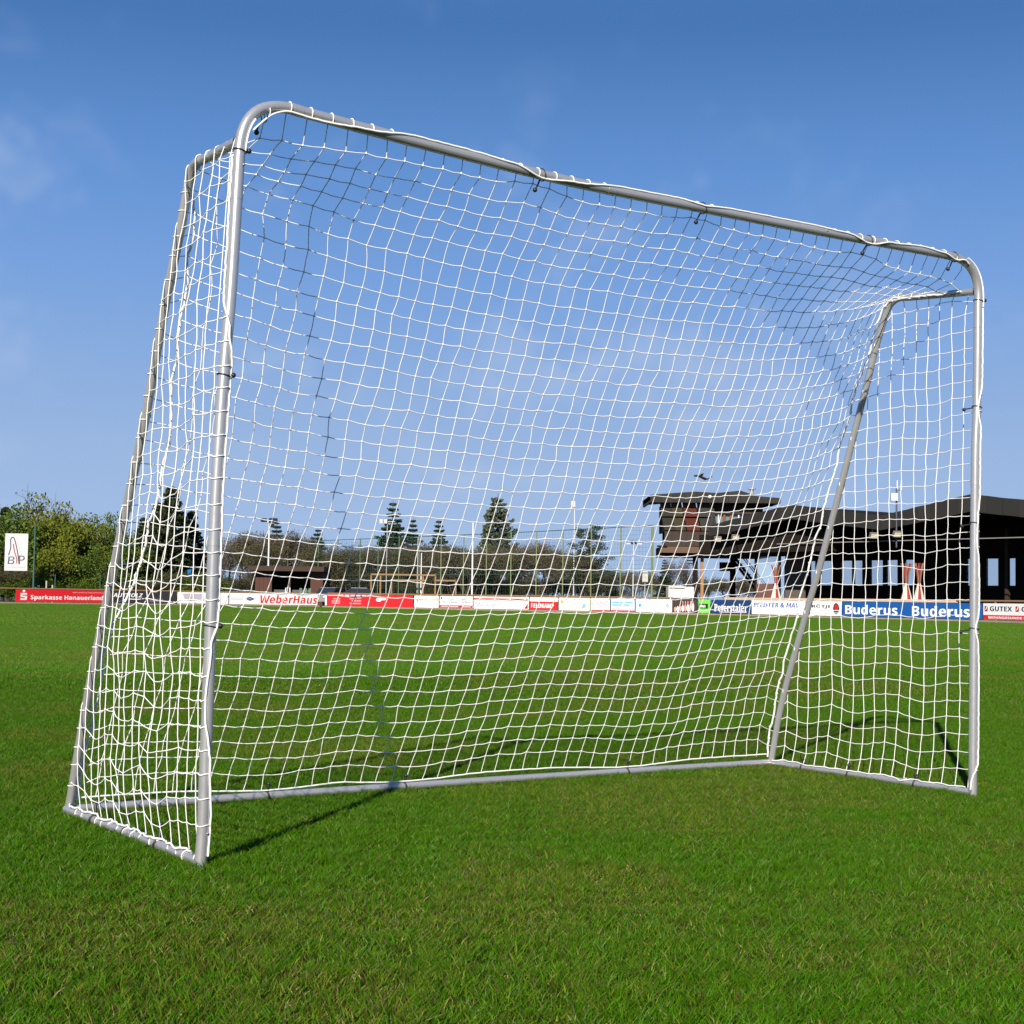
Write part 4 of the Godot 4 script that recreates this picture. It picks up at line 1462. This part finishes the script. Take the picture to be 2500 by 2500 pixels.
# conifer 10 m tall: whorls of drooping or upswept boughs
func conifer(seed_n: int, c0: Color, c1: Color, width: float, rise: float, gap: float, dense: int) -> Node3D:
	rng.seed = seed_n
	var bt := MB.new()
	bt.col = Color(0.055, 0.042, 0.032)
	bt.tube(pv([Vector3.ZERO, Vector3(0.05, 5, 0), Vector3(0, 10, 0)]), 0.2, 7, false, 0.02)
	var bl := MB.new()
	var h := 0.6
	while h < 9.9:
		var reach := width * pow(1.0 - h / 10.0, 0.85) * rng.randf_range(0.75, 1.15) + 0.12
		var n := 7
		for k in n:
			var a := TAU * (k + rng.randf() * 0.7) / n + h * 2.0
			var ln := reach * rng.randf_range(0.65, 1.15)
			var o := Vector3(cos(a), 0, sin(a))
			var tip := Vector3(0, h + ln * rise * rng.randf_range(0.6, 1.3), 0) + o * ln
			var mid := Vector3(0, h - ln * 0.06, 0) + o * ln * 0.55
			bt.tube(pv([Vector3(0, h, 0), mid, tip]), 0.03, 4, false, 0.008)
			for q in int(dense * ln):
				var f := sqrt(rng.randf())
				var c := Vector3(0, h, 0).lerp(mid, f * 2.0) if f < 0.5 else mid.lerp(tip, f * 2.0 - 1.0)
				bl.col = c0.lerp(c1, rng.randf())
				var s := jit(0.16 + 0.05 * ln)
				s.y *= 0.45
				leaf(bl, c + s, rng.randf_range(0.07, 0.15))
		h += gap * rng.randf_range(0.55, 1.45)
	return tree_node(bt, bl)

# Scots-pine-like tree 10 m tall with plate-shaped needle clouds on crooked limbs
func pine(seed_n: int) -> Node3D:
	rng.seed = seed_n
	var bt := MB.new()
	bt.col = Color(0.085, 0.055, 0.04)
	bt.tube(smooth_path([Vector3.ZERO, Vector3(0.2, 3, 0), Vector3(-0.1, 6, 0.1), Vector3(0.1, 9.4, 0)]), 0.26, 8, false, 0.07)
	var bl := MB.new()
	for k in 30:
		var h := lerpf(2.2, 9.6, k / 29.0)
		var a := k * 2.4
		var ln := (3.6 - absf(h - 4.5) * 0.42) * rng.randf_range(0.6, 1.1)
		var o := Vector3(cos(a), 0, sin(a))
		var tip := Vector3(0, h + 0.25, 0) + o * ln
		bt.tube(smooth_path([Vector3(0, h - 0.4, 0), Vector3(0, h - 0.25, 0) + o * ln * 0.5, tip]), 0.06, 5, false, 0.015)
		for m in 5:
			var c := tip.lerp(Vector3(0, h, 0), rng.randf() * 0.5) + jit(0.35)
			for q in 42:
				bl.col = Color(0.012, 0.026, 0.009).lerp(Color(0.035, 0.055, 0.020), rng.randf())
				var s := jit(0.55)
				s.y *= 0.4
				leaf(bl, c + s, rng.randf_range(0.06, 0.13))
	return tree_node(bt, bl)

func tree_node(bt: MB, bl: MB) -> Node3D:
	var top := 0.0
	for q in bl.v:
		top = maxf(top, q.y)
	var k := 10.0 / top
	for b in [bt, bl]:
		for i in b.v.size():
			b.v[i] *= k
	var n := Node3D.new()
	part("trunk", bt, vmat("bark", 0.9, 0.3), n)
	part("crown", bl, vmat("leaf", 0.6, 0.35), n)
	return n

func plant(proto: Node3D, called: String, px: float, py: float, d: float, wide: float, label: String, group: String, turn := -1.0):
	var o: Node3D = proto.duplicate()
	o.name = numbered(called)
	add_child(o)
	var p := foot(px, d)
	var s := at(px, py, d).y / 10.0
	o.position = p
	o.rotation.y = rng.randf() * TAU if turn < 0.0 else turn
	o.scale = Vector3(s * wide, s, s * wide)
	tag(o, label, "tree" if not called.ends_with("shrub") else "shrub", group)

# landmarks along the far side of the pitch, to say where a tree or shrub stands
const LANDMARKS := [[-30, "beyond the far banner pole"], [30, "behind the white banner"], [75, "behind the dark green net pole"], [105, "behind the pale wooden posts"], [135, "behind the short green pole and the red board"], [172, "behind the bold lettering of the red board"], [212, "behind the right half of the red board"], [245, "behind the end of the red board"], [285, "behind the left end of the dark grey board"], [330, "behind the slanted lettering of the dark grey board"], [380, "behind the plain part of the dark grey board"], [430, "behind the joint of dark grey and white boards"], [462, "behind the small blue sign"], [505, "behind the board with the grey picture"], [550, "just left of the diamond emblem board"], [592, "behind the diamond emblem"], [630, "behind the left wall of the brown hut"], [670, "behind the white lamp pole and the hut"], [705, "behind the open front of the hut"], [745, "behind the middle of the hut roof"], [782, "behind the right wall of the hut"], [815, "behind the silver car"], [850, "behind the bonnet of the white car"], [886, "behind the rear of the white car"], [918, "behind the first post of the timber frame"], [955, "behind the left bay of the timber frame"], [990, "behind the middle bay of the timber frame"], [1022, "behind the twin grey poles"], [1058, "behind the right end of the timber frame"], [1096, "behind the low bar of the timber frame"], [1148, "behind the white slender pole"], [1186, "left of the pale conifer"], [1222, "right of the pale conifer"], [1262, "behind the dark red bar board"], [1305, "behind the red board with white capitals"], [1350, "between the red capitals board and the cream board"], [1390, "behind the orange triangle of the cream board"], [1425, "left of the pine trunk"], [1460, "right of the pine trunk"], [1500, "behind the pale blue board"], [1550, "behind the thin pole with two lamps"], [1606, "right of the thick fence end post"], [1660, "behind the white box trailer"], [1718, "behind the orange tower post"], [1780, "behind the dark meter box of the tower"], [1850, "behind the tower stair"], [2020, "behind the clubhouse windows nearest the stair hall"], [2120, "behind the middle clubhouse windows"], [2230, "behind the clubhouse window next to the parasols"], [2420, "behind the bar end of the clubhouse"]]
var told := {}

func where(px: float) -> String:
	var best: Array = LANDMARKS[0]
	for e in LANDMARKS:
		if absf(e[0] - px) < absf(best[0] - px):
			best = e
	return best[1]

# "<look> <where>", with a word of size added when two would read the same
func told_apart(look: String, px: float) -> String:
	var l := "%s %s" % [look, where(px)]
	var k: int = told.get(l, 0)
	told[l] = k + 1
	return l if k == 0 else "%s %s" % [["", "smaller", "broader", "sparser"][mini(k, 3)], l]

func build_background():
	var ly := [leafy_tree(1, Color(0.060, 0.082, 0.006), Color(0.130, 0.150, 0.009), 15), leafy_tree(2, Color(0.030, 0.070, 0.006), Color(0.085, 0.130, 0.009), 15), leafy_tree(3, Color(0.085, 0.095, 0.018), Color(0.140, 0.150, 0.026), 8)]
	var br := [bare_tree(4, Color(0.050, 0.042, 0.024), Color(0.105, 0.085, 0.050), 7, 16), bare_tree(5, Color(0.040, 0.042, 0.018), Color(0.085, 0.078, 0.036), 7, 18), bare_tree(6, Color(0.075, 0.062, 0.055), Color(0.14, 0.12, 0.11), 9, 4)]
	var ev := [conifer(7, Color(0.010, 0.022, 0.006), Color(0.034, 0.048, 0.014), 3.0, 0.15, 0.28, 100), conifer(8, Color(0.012, 0.030, 0.014), Color(0.030, 0.055, 0.026), 2.9, 0.12, 0.40, 95), conifer(9, Color(0.040, 0.055, 0.030), Color(0.090, 0.105, 0.062), 3.2, 0.55, 0.55, 90)]
	var pn := pine(10)
	rng.seed = 31
	var g := "spring green trees beyond the left boards"
	# left: young green broadleaf trees, dark evergreens between
	for e in [[-60, 1215, 128, 0.9, 1], [18, 1228, 126, 0.85, 1], [62, 1198, 134, 0.8, 2], [128, 1220, 134, 0.75, 2], [100, 1252, 128, 0.75, 0], [160, 1246, 131, 0.7, 0], [196, 1268, 126, 0.8, 0], [224, 1278, 130, 0.8, 1], [262, 1246, 136, 0.7, 1], [300, 1290, 128, 0.8, 1], [236, 1322, 122, 0.9, 1], [140, 1330, 122, 0.9, 0]]:
		plant(ly[e[4]], "broadleaf_tree", e[0], e[1], e[2], e[3], told_apart(["yellow-green young-leaved tree", "deep green leafy tree", "tall pale thin-leaved tree"][e[4]], e[0]), g)
	for e in [[6, 1236, 138, 0.85], [345, 1262, 132, 0.9], [412, 1186, 130, 1.0], [462, 1246, 134, 0.9], [380, 1225, 136, 0.9]]:
		plant(ev[0], "evergreen_tree", e[0], e[1], e[2], e[3], told_apart("dense dark evergreen cone", e[0]), "dark evergreens on the left")
	# middle: bare and budding trees
	for e in [[520, 1318, 146, 0.8, 2], [556, 1300, 150, 0.75, 2], [596, 1284, 150, 0.7, 0], [640, 1300, 140, 0.9, 1], [690, 1282, 150, 0.75, 0], [728, 1296, 150, 0.75, 0], [770, 1318, 146, 0.9, 1], [812, 1338, 150, 0.8, 2], [846, 1312, 142, 0.8, 1], [886, 1316, 150, 0.8, 1], [924, 1322, 146, 0.9, 0], [968, 1312, 144, 0.8, 1], [1010, 1318, 148, 0.9, 1], [1052, 1314, 146, 0.9, 0], [1096, 1322, 142, 0.9, 0], [1140, 1326, 140, 0.95, 0], [1186, 1322, 142, 0.95, 1], [1232, 1318, 146, 0.9, 0], [1276, 1306, 154, 0.8, 2], [1312, 1316, 142, 0.9, 0], [1356, 1312, 150, 0.8, 2], [1380, 1334, 140, 0.9, 0], [1424, 1346, 138, 0.9, 0], [1466, 1372, 140, 0.9, 1], [1502, 1392, 150, 1.1, 2], [1556, 1386, 160, 1.2, 0], [1664, 1352, 150, 0.9, 2], [1612, 1404, 170, 1.3, 0], [1720, 1398, 168, 1.3, 1], [1790, 1404, 170, 1.4, 0], [1850, 1420, 170, 1.4, 0], [2020, 1432, 190, 1.5, 0], [2120, 1436, 190, 1.5, 0], [2230, 1436, 190, 1.5, 1], [2420, 1430, 190, 1.5, 0]]:
		plant(br[e[4]], "bare_tree", e[0], e[1], e[2], e[3], told_apart(["brown twiggy budding tree", "olive-brown budding tree", "grey leafless fine-twigged tree"][e[4]], e[0]), "bare trees behind the fence")
	plant(ev[1], "spruce_tree", 955, 1226, 150, 0.9, "dark green spruce with open layered boughs standing above the bare trees", "", 1.0)
	for e in [[1005, 1268, 152, 0.8], [1068, 1270, 154, 0.85], [672, 1272, 156, 0.9], [772, 1292, 150, 1.0], [1622, 1366, 150, 0.8]]:
		plant(ev[1], "small_spruce_tree", e[0], e[1], e[2], e[3], told_apart("small dark spruce", e[0]), "small spruces")
	plant(ev[2], "pale_conifer_tree", 1212, 1212, 156, 0.95, "tall pale grey-green conifer with upswept boughs above the brown trees", "", 2.0)
	plant(pn, "pine_tree", 1436, 1278, 124, 0.95, "dark pine with flat needle clouds beside the right end of the fence", "", 0.6)
	# low undergrowth
	for k in 40:
		var px := 10.0 + k * 38.0 + rng.randf_range(-10, 10)
		var d := 119.0 + rng.randf_range(0, 5) + (24.0 if px > 540.0 else 0.0)
		var kind := 1 if px < 520.0 else 0
		plant(ly[1] if kind == 1 and k % 3 else br[1], "low_shrub", px, rng.randf_range(1378, 1412) if px < 1480 else 1425.0, d, 1.9, told_apart("low green shrub" if kind == 1 and k % 3 else "low brown shrub", px), "undergrowth behind the boards")
	for q in ly + br + ev + [pn]:
		q.free()
	build_fence()
	build_poles()
	build_small_things()

func build_fence():
	var t := thing("ball_stop_fence", "tall thin green ball-stop fence with slender posts in front of the bare trees", "fence", foot(1591, 106))
	var o := t.position
	var green := mat("fence_green", Color(0.055, 0.11, 0.050), 0.6)
	var olive := mat("fence_olive", Color(0.13, 0.17, 0.065), 0.6)
	var wire := mat("fence_wire", Color(0.030, 0.085, 0.070), 0.6)
	var px := [560.0, 620.0, 700.0, 775.0, 822.0, 877.0, 921.0, 972.0, 1022.0, 1075.0, 1130.0, 1186.0, 1246.0, 1308.0, 1373.0, 1442.0, 1514.0, 1591.0]
	var pts := []
	for x in px:
		pts.append(foot(x, lerpf(160.0, 106.0, pow((x - 560.0) / 1031.0, 0.8))) - o)
	for i in pts.size():
		var b := MB.new()
		var r := 0.09 if i == pts.size() - 1 else 0.055
		b.tube(pv([pts[i], pts[i] + Vector3(0, 6.0, 0)]), r, 6, true)
		part("post", b, olive if i > 8 else green, t)
		if i > 0:
			var w := MB.new()
			for k in 21:
				var h := 0.05 + k * 0.295
				var rr := 0.028 if k == 20 or k == 9 else 0.0045
				w.tube(pv([pts[i - 1] + Vector3(0, h, 0), pts[i] + Vector3(0, h, 0)]), rr, 4)
			for k in 10:
				var q: Vector3 = pts[i - 1].lerp(pts[i], k / 10.0)
				w.tube(pv([q, q + Vector3(0, 5.95, 0)]), 0.0045, 4)
			part("mesh_panel", w, wire, t)

func pole(px: float, py: float, d: float, r: float, m: Material, label: String, heads: Array, called := "floodlight_pole"):
	var p := foot(px, d)
	var h := at(px, py, d).y
	var t := thing(called, label, "pole", p)
	var b := MB.new()
	b.tube(pv([Vector3.ZERO, Vector3(0, h, 0)]), r, 8, true, r * 0.7)
	part("pole", b, m, t)
	for e in heads:
		var q := MB.new()
		q.box(Transform3D(Basis(Vector3.RIGHT, 0.35), Vector3(e[0], h + e[1], 0.1)), Vector3(e[2], e[3], 0.35))
		part("lamp_head", q, e[4], t)
	if heads.size() > 1:
		var c := MB.new()
		c.box(Transform3D(Basis(), Vector3(0.05, h - 0.12, 0)), Vector3(1.3, 0.08, 0.08))
		part("cross_arm", c, m, t)

func build_poles():
	var wht := mat("pole_white", Color(0.60, 0.61, 0.62), 0.5)
	var gry := mat("pole_grey", Color(0.30, 0.31, 0.33), 0.5)
	var blk := mat("head_black", Color(0.02, 0.024, 0.035), 0.5)
	pole(653, 1270, 128, 0.085, wht, "white floodlight pole with dark lamp heads in front of the brown hut", [[-0.45, 0.0, 0.45, 0.22, blk], [0.32, -0.02, 0.70, 0.30, blk], [0.22, -0.42, 0.36, 0.18, blk]])
	pole(1152, 1275, 112, 0.075, wht, "white slender pole with no lamps in front of the brown trees", [])
	pole(1018, 1312, 128, 0.06, gry, "grey thin pole standing left of its twin near the timber frame", [])
	pole(1027, 1350, 128, 0.06, wht, "pale grey shorter pole standing right of its twin near the timber frame", [])
	pole(942, 1270, 140, 0.06, gry, "thin grey pole with two white lamps below the spruce top", [[-0.55, -0.1, 0.3, 0.3, wht], [-0.15, -0.1, 0.3, 0.3, wht]])
	pole(1400, 1232, 132, 0.05, wht, "thin tall pole with single white lamp head left of the pine", [[-0.14, 0.05, 0.36, 0.42, wht]])
	pole(1545, 1324, 128, 0.05, wht, "short thin pole with two small dark lamps right of the pine", [[-0.14, 0, 0.18, 0.16, blk], [0.16, 0, 0.18, 0.16, blk]])
	pole(1574, 1418, 112, 0.03, wht, "small white plate on a short stick by the fence end", [[0.0, 0.3, 0.40, 0.70, wht]], "sign_stick")
	var gp := mat("net_pole_green", Color(0.020, 0.075, 0.060), 0.6)
	pole(80, 1276, 117, 0.085, gp, "dark green net pole beside the white banner", [], "net_pole")
	pole(133, 1402, 117, 0.05, gp, "short green pole behind the middle of the red lettered board", [], "net_pole")
	pole(243, 1404, 117, 0.05, gp, "short green pole behind the right end of the red lettered board", [], "net_pole")
	pole(-20, 1290, 117, 0.085, gp, "dark green net pole at the far end of the banner", [], "net_pole")
	pole(462, 1410, 121, 0.03, gry, "thin stick carrying a small bright blue sign", [[0, 0.3, 0.28, 0.55, mat("sign_blue", Color(0.01, 0.16, 0.55), 0.5)]], "sign_stick")

func build_small_things():
	# banner hung between the net poles
	var d := 116.6
	var bl := at(10, 1393, d)
	var w := at(66, 1393, d).x - bl.x
	var h := at(10, 1302, d).y - bl.y
	var t := thing("banner", "white banner with bottle outline and letters B and P hung beside the green pole", "banner", bl)
	var wht := mat("banner_white", Color(0.46, 0.45, 0.49), 0.7)
	var nav := mat("banner_navy", Color(0.03, 0.045, 0.085), 0.6)
	var red := mat("banner_red", Color(0.36, 0.07, 0.06), 0.6)
	var b := MB.new()
	b.box(Transform3D(Basis(), Vector3(w / 2, h / 2, -0.02)), Vector3(w, h, 0.03))
	part("cloth", b, wht, t)
	b = MB.new()
	b.tube(smooth_path([Vector3(w * 0.17, h * 0.42, 0.01), Vector3(w * 0.25, h * 0.62, 0.01), Vector3(w * 0.24, h * 0.84, 0.01), Vector3(w * 0.34, h * 0.90, 0.01), Vector3(w * 0.42, h * 0.82, 0.01), Vector3(w * 0.55, h * 0.52, 0.01), Vector3(w * 0.64, h * 0.18, 0.01)]), 0.035, 4)
	part("bottle_line", b, nav, t)
	b = MB.new()
	b.tube(smooth_path([Vector3(w * 0.36, h * 0.72, 0.015), Vector3(w * 0.42, h * 0.52, 0.015), Vector3(w * 0.52, h * 0.34, 0.015), Vector3(w * 0.54, h * 0.20, 0.015)]), 0.035, 4)
	part("bottle_line", b, red, t)
	letters(t, "B", w * 0.14, h * 0.18, w * 0.28, h * 0.20, nav, "sans", 0.01, 0.1)
	letters(t, "P", w * 0.62, h * 0.19, w * 0.26, h * 0.22, nav, "sans", 0.01)
	plate(t, "print", w * 0.10, w * 0.90, h * 0.09, h * 0.11, mat("ink_grey", Color(0.34, 0.35, 0.38), 0.5))
	for k in 7:
		plate(t, "print", w * (0.50 + 0.032 * k), w * (0.53 + 0.032 * k), h * (0.82 - 0.065 * k), h * (0.86 - 0.065 * k), mat("ink_grey", Color(0.34, 0.35, 0.38), 0.5))
	# dugout hut
	var p := foot(622, 126)
	t = thing("wooden_hut", "dark brown open-fronted wooden hut with flat roof behind the white lettered board", "hut", p)
	var hw := foot(790, 126).x - p.x
	var brn := mottled("hut_wood", Color(0.050, 0.020, 0.014), Color(0.085, 0.035, 0.025), 0.8, 0.85)
	var drk := mottled("hut_stain", Color(0.030, 0.016, 0.012), Color(0.050, 0.026, 0.019), 0.9, 0.85)
	var hb := [["roof", drk, [-0.5, hw + 0.1, 2.75, 3.15, -4.5, 1.0]], ["wall", drk, [0, hw, 0, 2.75, -4.2, -4.0]], ["wall", brn, [0.0, 1.35, 0, 2.75, -0.1, 0.0]], ["wall", brn, [hw - 1.1, hw - 0.1, 0, 2.75, -0.1, 0.0]], ["wall", drk, [0, 0.1, 0, 2.75, -4.0, -0.1]], ["wall", drk, [hw - 0.2, hw - 0.1, 0, 2.75, -4.0, -0.1]], ["post", brn, [2.7, 2.85, 0, 2.75, -0.2, -0.05]], ["counter", mat("hut_grey", Color(0.055, 0.065, 0.07), 0.6), [1.35, hw - 1.1, 0, 1.25, -0.6, -0.5]]]
	for e in hb:
		tbox(t, e[0], e[1], e[2], Vector3.ZERO)
	for k in 4:
		tbox(t, "plank", brn, [0.05 + k * 0.33, 0.36 + k * 0.33, 0, 2.72, -0.02, 0.03], Vector3.ZERO)
	for x in [3.6, 4.0, 4.35]:
		tbox(t, "green_panel", mat("hut_green", Color(0.06, 0.12, 0.11), 0.6), [x, x + 0.22, 0, 1.4, 0.05, 0.1], Vector3.ZERO)
	# goal frame of a small pitch in front of the hut
	t = thing("small_goal", "small white metal goal frame in front of the brown hut", "goal", foot(694, 119))
	var gb := MB.new()
	gb.tube(pv([Vector3.ZERO, Vector3(0.1, 1.35, 0), Vector3(0.4, 1.4, 0), Vector3(0.48, 0, 0)]), 0.05, 6, true)
	part("frame", gb, mat("pole_white", Color(0.60, 0.61, 0.62), 0.5), t)
	# parked cars
	car(foot(868, 122), 0.1, Color(0.52, 0.53, 0.54), Color(0.02, 0.025, 0.035), "white parked car with dark windows behind the long red board")
	car(foot(806, 124), 1.2, Color(0.30, 0.31, 0.33), Color(0.02, 0.03, 0.05), "silver parked car seen in the gap between the boards")
	# timber frame (pergola)
	t = thing("timber_frame", "open frame of weathered orange timber posts and beams behind the long red board", "pergola", foot(905, 126))
	var o := t.position
	var tim := mottled("frame_timber", Color(0.16, 0.10, 0.045), Color(0.28, 0.18, 0.085), 0.6, 0.85)
	for e in [[905, 1404], [928, 1402], [955, 1416], [1032, 1405], [1062, 1404], [1112, 1418]]:
		var f := foot(e[0], 126) - o
		var q := MB.new()
		q.box(Transform3D(Basis(), f + Vector3(0, at(e[0], e[1], 126).y / 2, 0)), Vector3(0.12, at(e[0], e[1], 126).y, 0.12))
		part("post", q, tim, t)
	for e in [[905, 1062, 1402], [1062, 1112, 1417], [955, 1040, 1416]]:
		var a := foot(e[0], 126) - o
		var c := foot(e[1], 126) - o
		var y := at(e[0], e[2], 126).y
		var q := MB.new()
		q.box(Transform3D(Basis(), (a + c) / 2 + Vector3(0, y, 0.08)), Vector3(c.x - a.x, 0.13, 0.10))
		part("beam", q, tim, t)
	# white sales trailer
	var tp := foot(1632, 101)
	t = thing("sales_trailer", "white box trailer with grey end panel behind the dark bottle board", "trailer", tp)
	var tw := foot(1694, 101).x - tp.x
	var y0 := at(1632, 1459, 101).y
	var y1 := at(1632, 1432, 101).y
	tbox(t, "body", mat("trailer_cream", Color(0.60, 0.55, 0.52), 0.5), [0, tw, y0, y1, -1.6, 0], Vector3.ZERO)
	tbox(t, "end_panel", mat("trailer_grey", Color(0.48, 0.50, 0.55), 0.5), [tw * 0.64, tw * 0.99, y0 + 0.03, y1 - 0.03, 0.0, 0.02], Vector3.ZERO)
	tbox(t, "flap", mat("trailer_white", Color(0.68, 0.66, 0.64), 0.5), [0.03, tw * 0.62, y1 - 0.06, y1 + 0.02, 0.0, 0.14], Vector3.ZERO)
	tbox(t, "skirt", mat("trailer_skirt", Color(0.10, 0.10, 0.10), 0.7), [0.02, tw - 0.02, y0 - 0.1, y0, -1.5, -0.05], Vector3.ZERO)
	for x in [0.35, 1.1]:
		var wb := MB.new()
		wb.tube(pv([Vector3(x, 0.33, -0.2), Vector3(x, 0.33, 0.0)]), 0.33, 16, true)
		part("wheel", wb, mat("tyre", Color(0.015, 0.015, 0.016), 0.8), t)
	# pale posts at the edge of the grove
	for e in [[112, 1418, "taller pale wooden post standing behind the red emblem board"], [127, 1428, "shorter pale wooden post standing behind the red emblem board"]]:
		t = thing("marker_post", e[2], "post", foot(e[0], 108), 0.0, "pale posts behind the red board")
		var q := MB.new()
		q.tube(pv([Vector3.ZERO, Vector3(0, at(e[0], e[1], 108).y, 0)]), 0.06, 8, true)
		part("shaft", q, mat("post_pale", Color(0.36, 0.33, 0.27), 0.8), t)

func car(p: Vector3, turn: float, paint: Color, win: Color, label: String):
	var t := thing("parked_car", label, "car", p, turn)
	var pm := mat("car_%s" % label.left(6), paint, 0.25, 0.3)
	var prof := [Vector2(-2.1, 0.35), Vector2(-2.15, 0.75), Vector2(-1.9, 0.92), Vector2(-1.05, 1.0), Vector2(1.9, 0.98), Vector2(2.1, 0.8), Vector2(2.1, 0.35)]
	var cab := [Vector2(-1.1, 0.98), Vector2(-0.4, 1.42), Vector2(0.9, 1.45), Vector2(1.75, 0.97)]
	for e in [["body", prof, 0.86, pm], ["cabin", cab, 0.74, mat("car_glass", win, 0.1)]]:
		var b := MB.new()
		var n: int = e[1].size()
		for s in [-1, 1]:
			var ring := []
			for q in e[1]:
				ring.append(Vector3(q.x, q.y, s * e[2]))
			if s < 0:
				ring.reverse()
			b.face(ring, Vector3(0, 0, s))
		for i in n:
			var q: Vector2 = e[1][i]
			var r: Vector2 = e[1][(i + 1) % n]
			b.quad(Vector3(q.x, q.y, e[2]), Vector3(r.x, r.y, e[2]), Vector3(r.x, r.y, -e[2]), Vector3(q.x, q.y, -e[2]))
		part(e[0], b, e[3], t)
	var rb := MB.new()
	rb.box(Transform3D(Basis(), Vector3(0.25, 1.46, 0)), Vector3(1.25, 0.03, 1.4))
	part("roof", rb, pm, t)
	for x in [-1.35, 1.3]:
		for z in [-0.8, 0.8]:
			var w := MB.new()
			w.tube(pv([Vector3(x, 0.32, z - 0.1), Vector3(x, 0.32, z + 0.1)]), 0.32, 14, true)
			var wh := part("wheel", w, mat("tyre", Color(0.015, 0.015, 0.016), 0.8), t)
			var rim := MB.new()
			rim.tube(pv([Vector3(x, 0.32, z + 0.09), Vector3(x, 0.32, z + 0.115)]), 0.19, 12, true)
			part("rim", rim, mat("rim", Color(0.35, 0.35, 0.36), 0.35, 0.6), wh)
	for z in [-0.6, 0.6]:
		var l := MB.new()
		l.blob(Vector3(-2.13, 0.72, z), 0.1, 8, 5)
		part("headlight", l, mat("car_lamp", Color(0.7, 0.7, 0.68), 0.2), t)
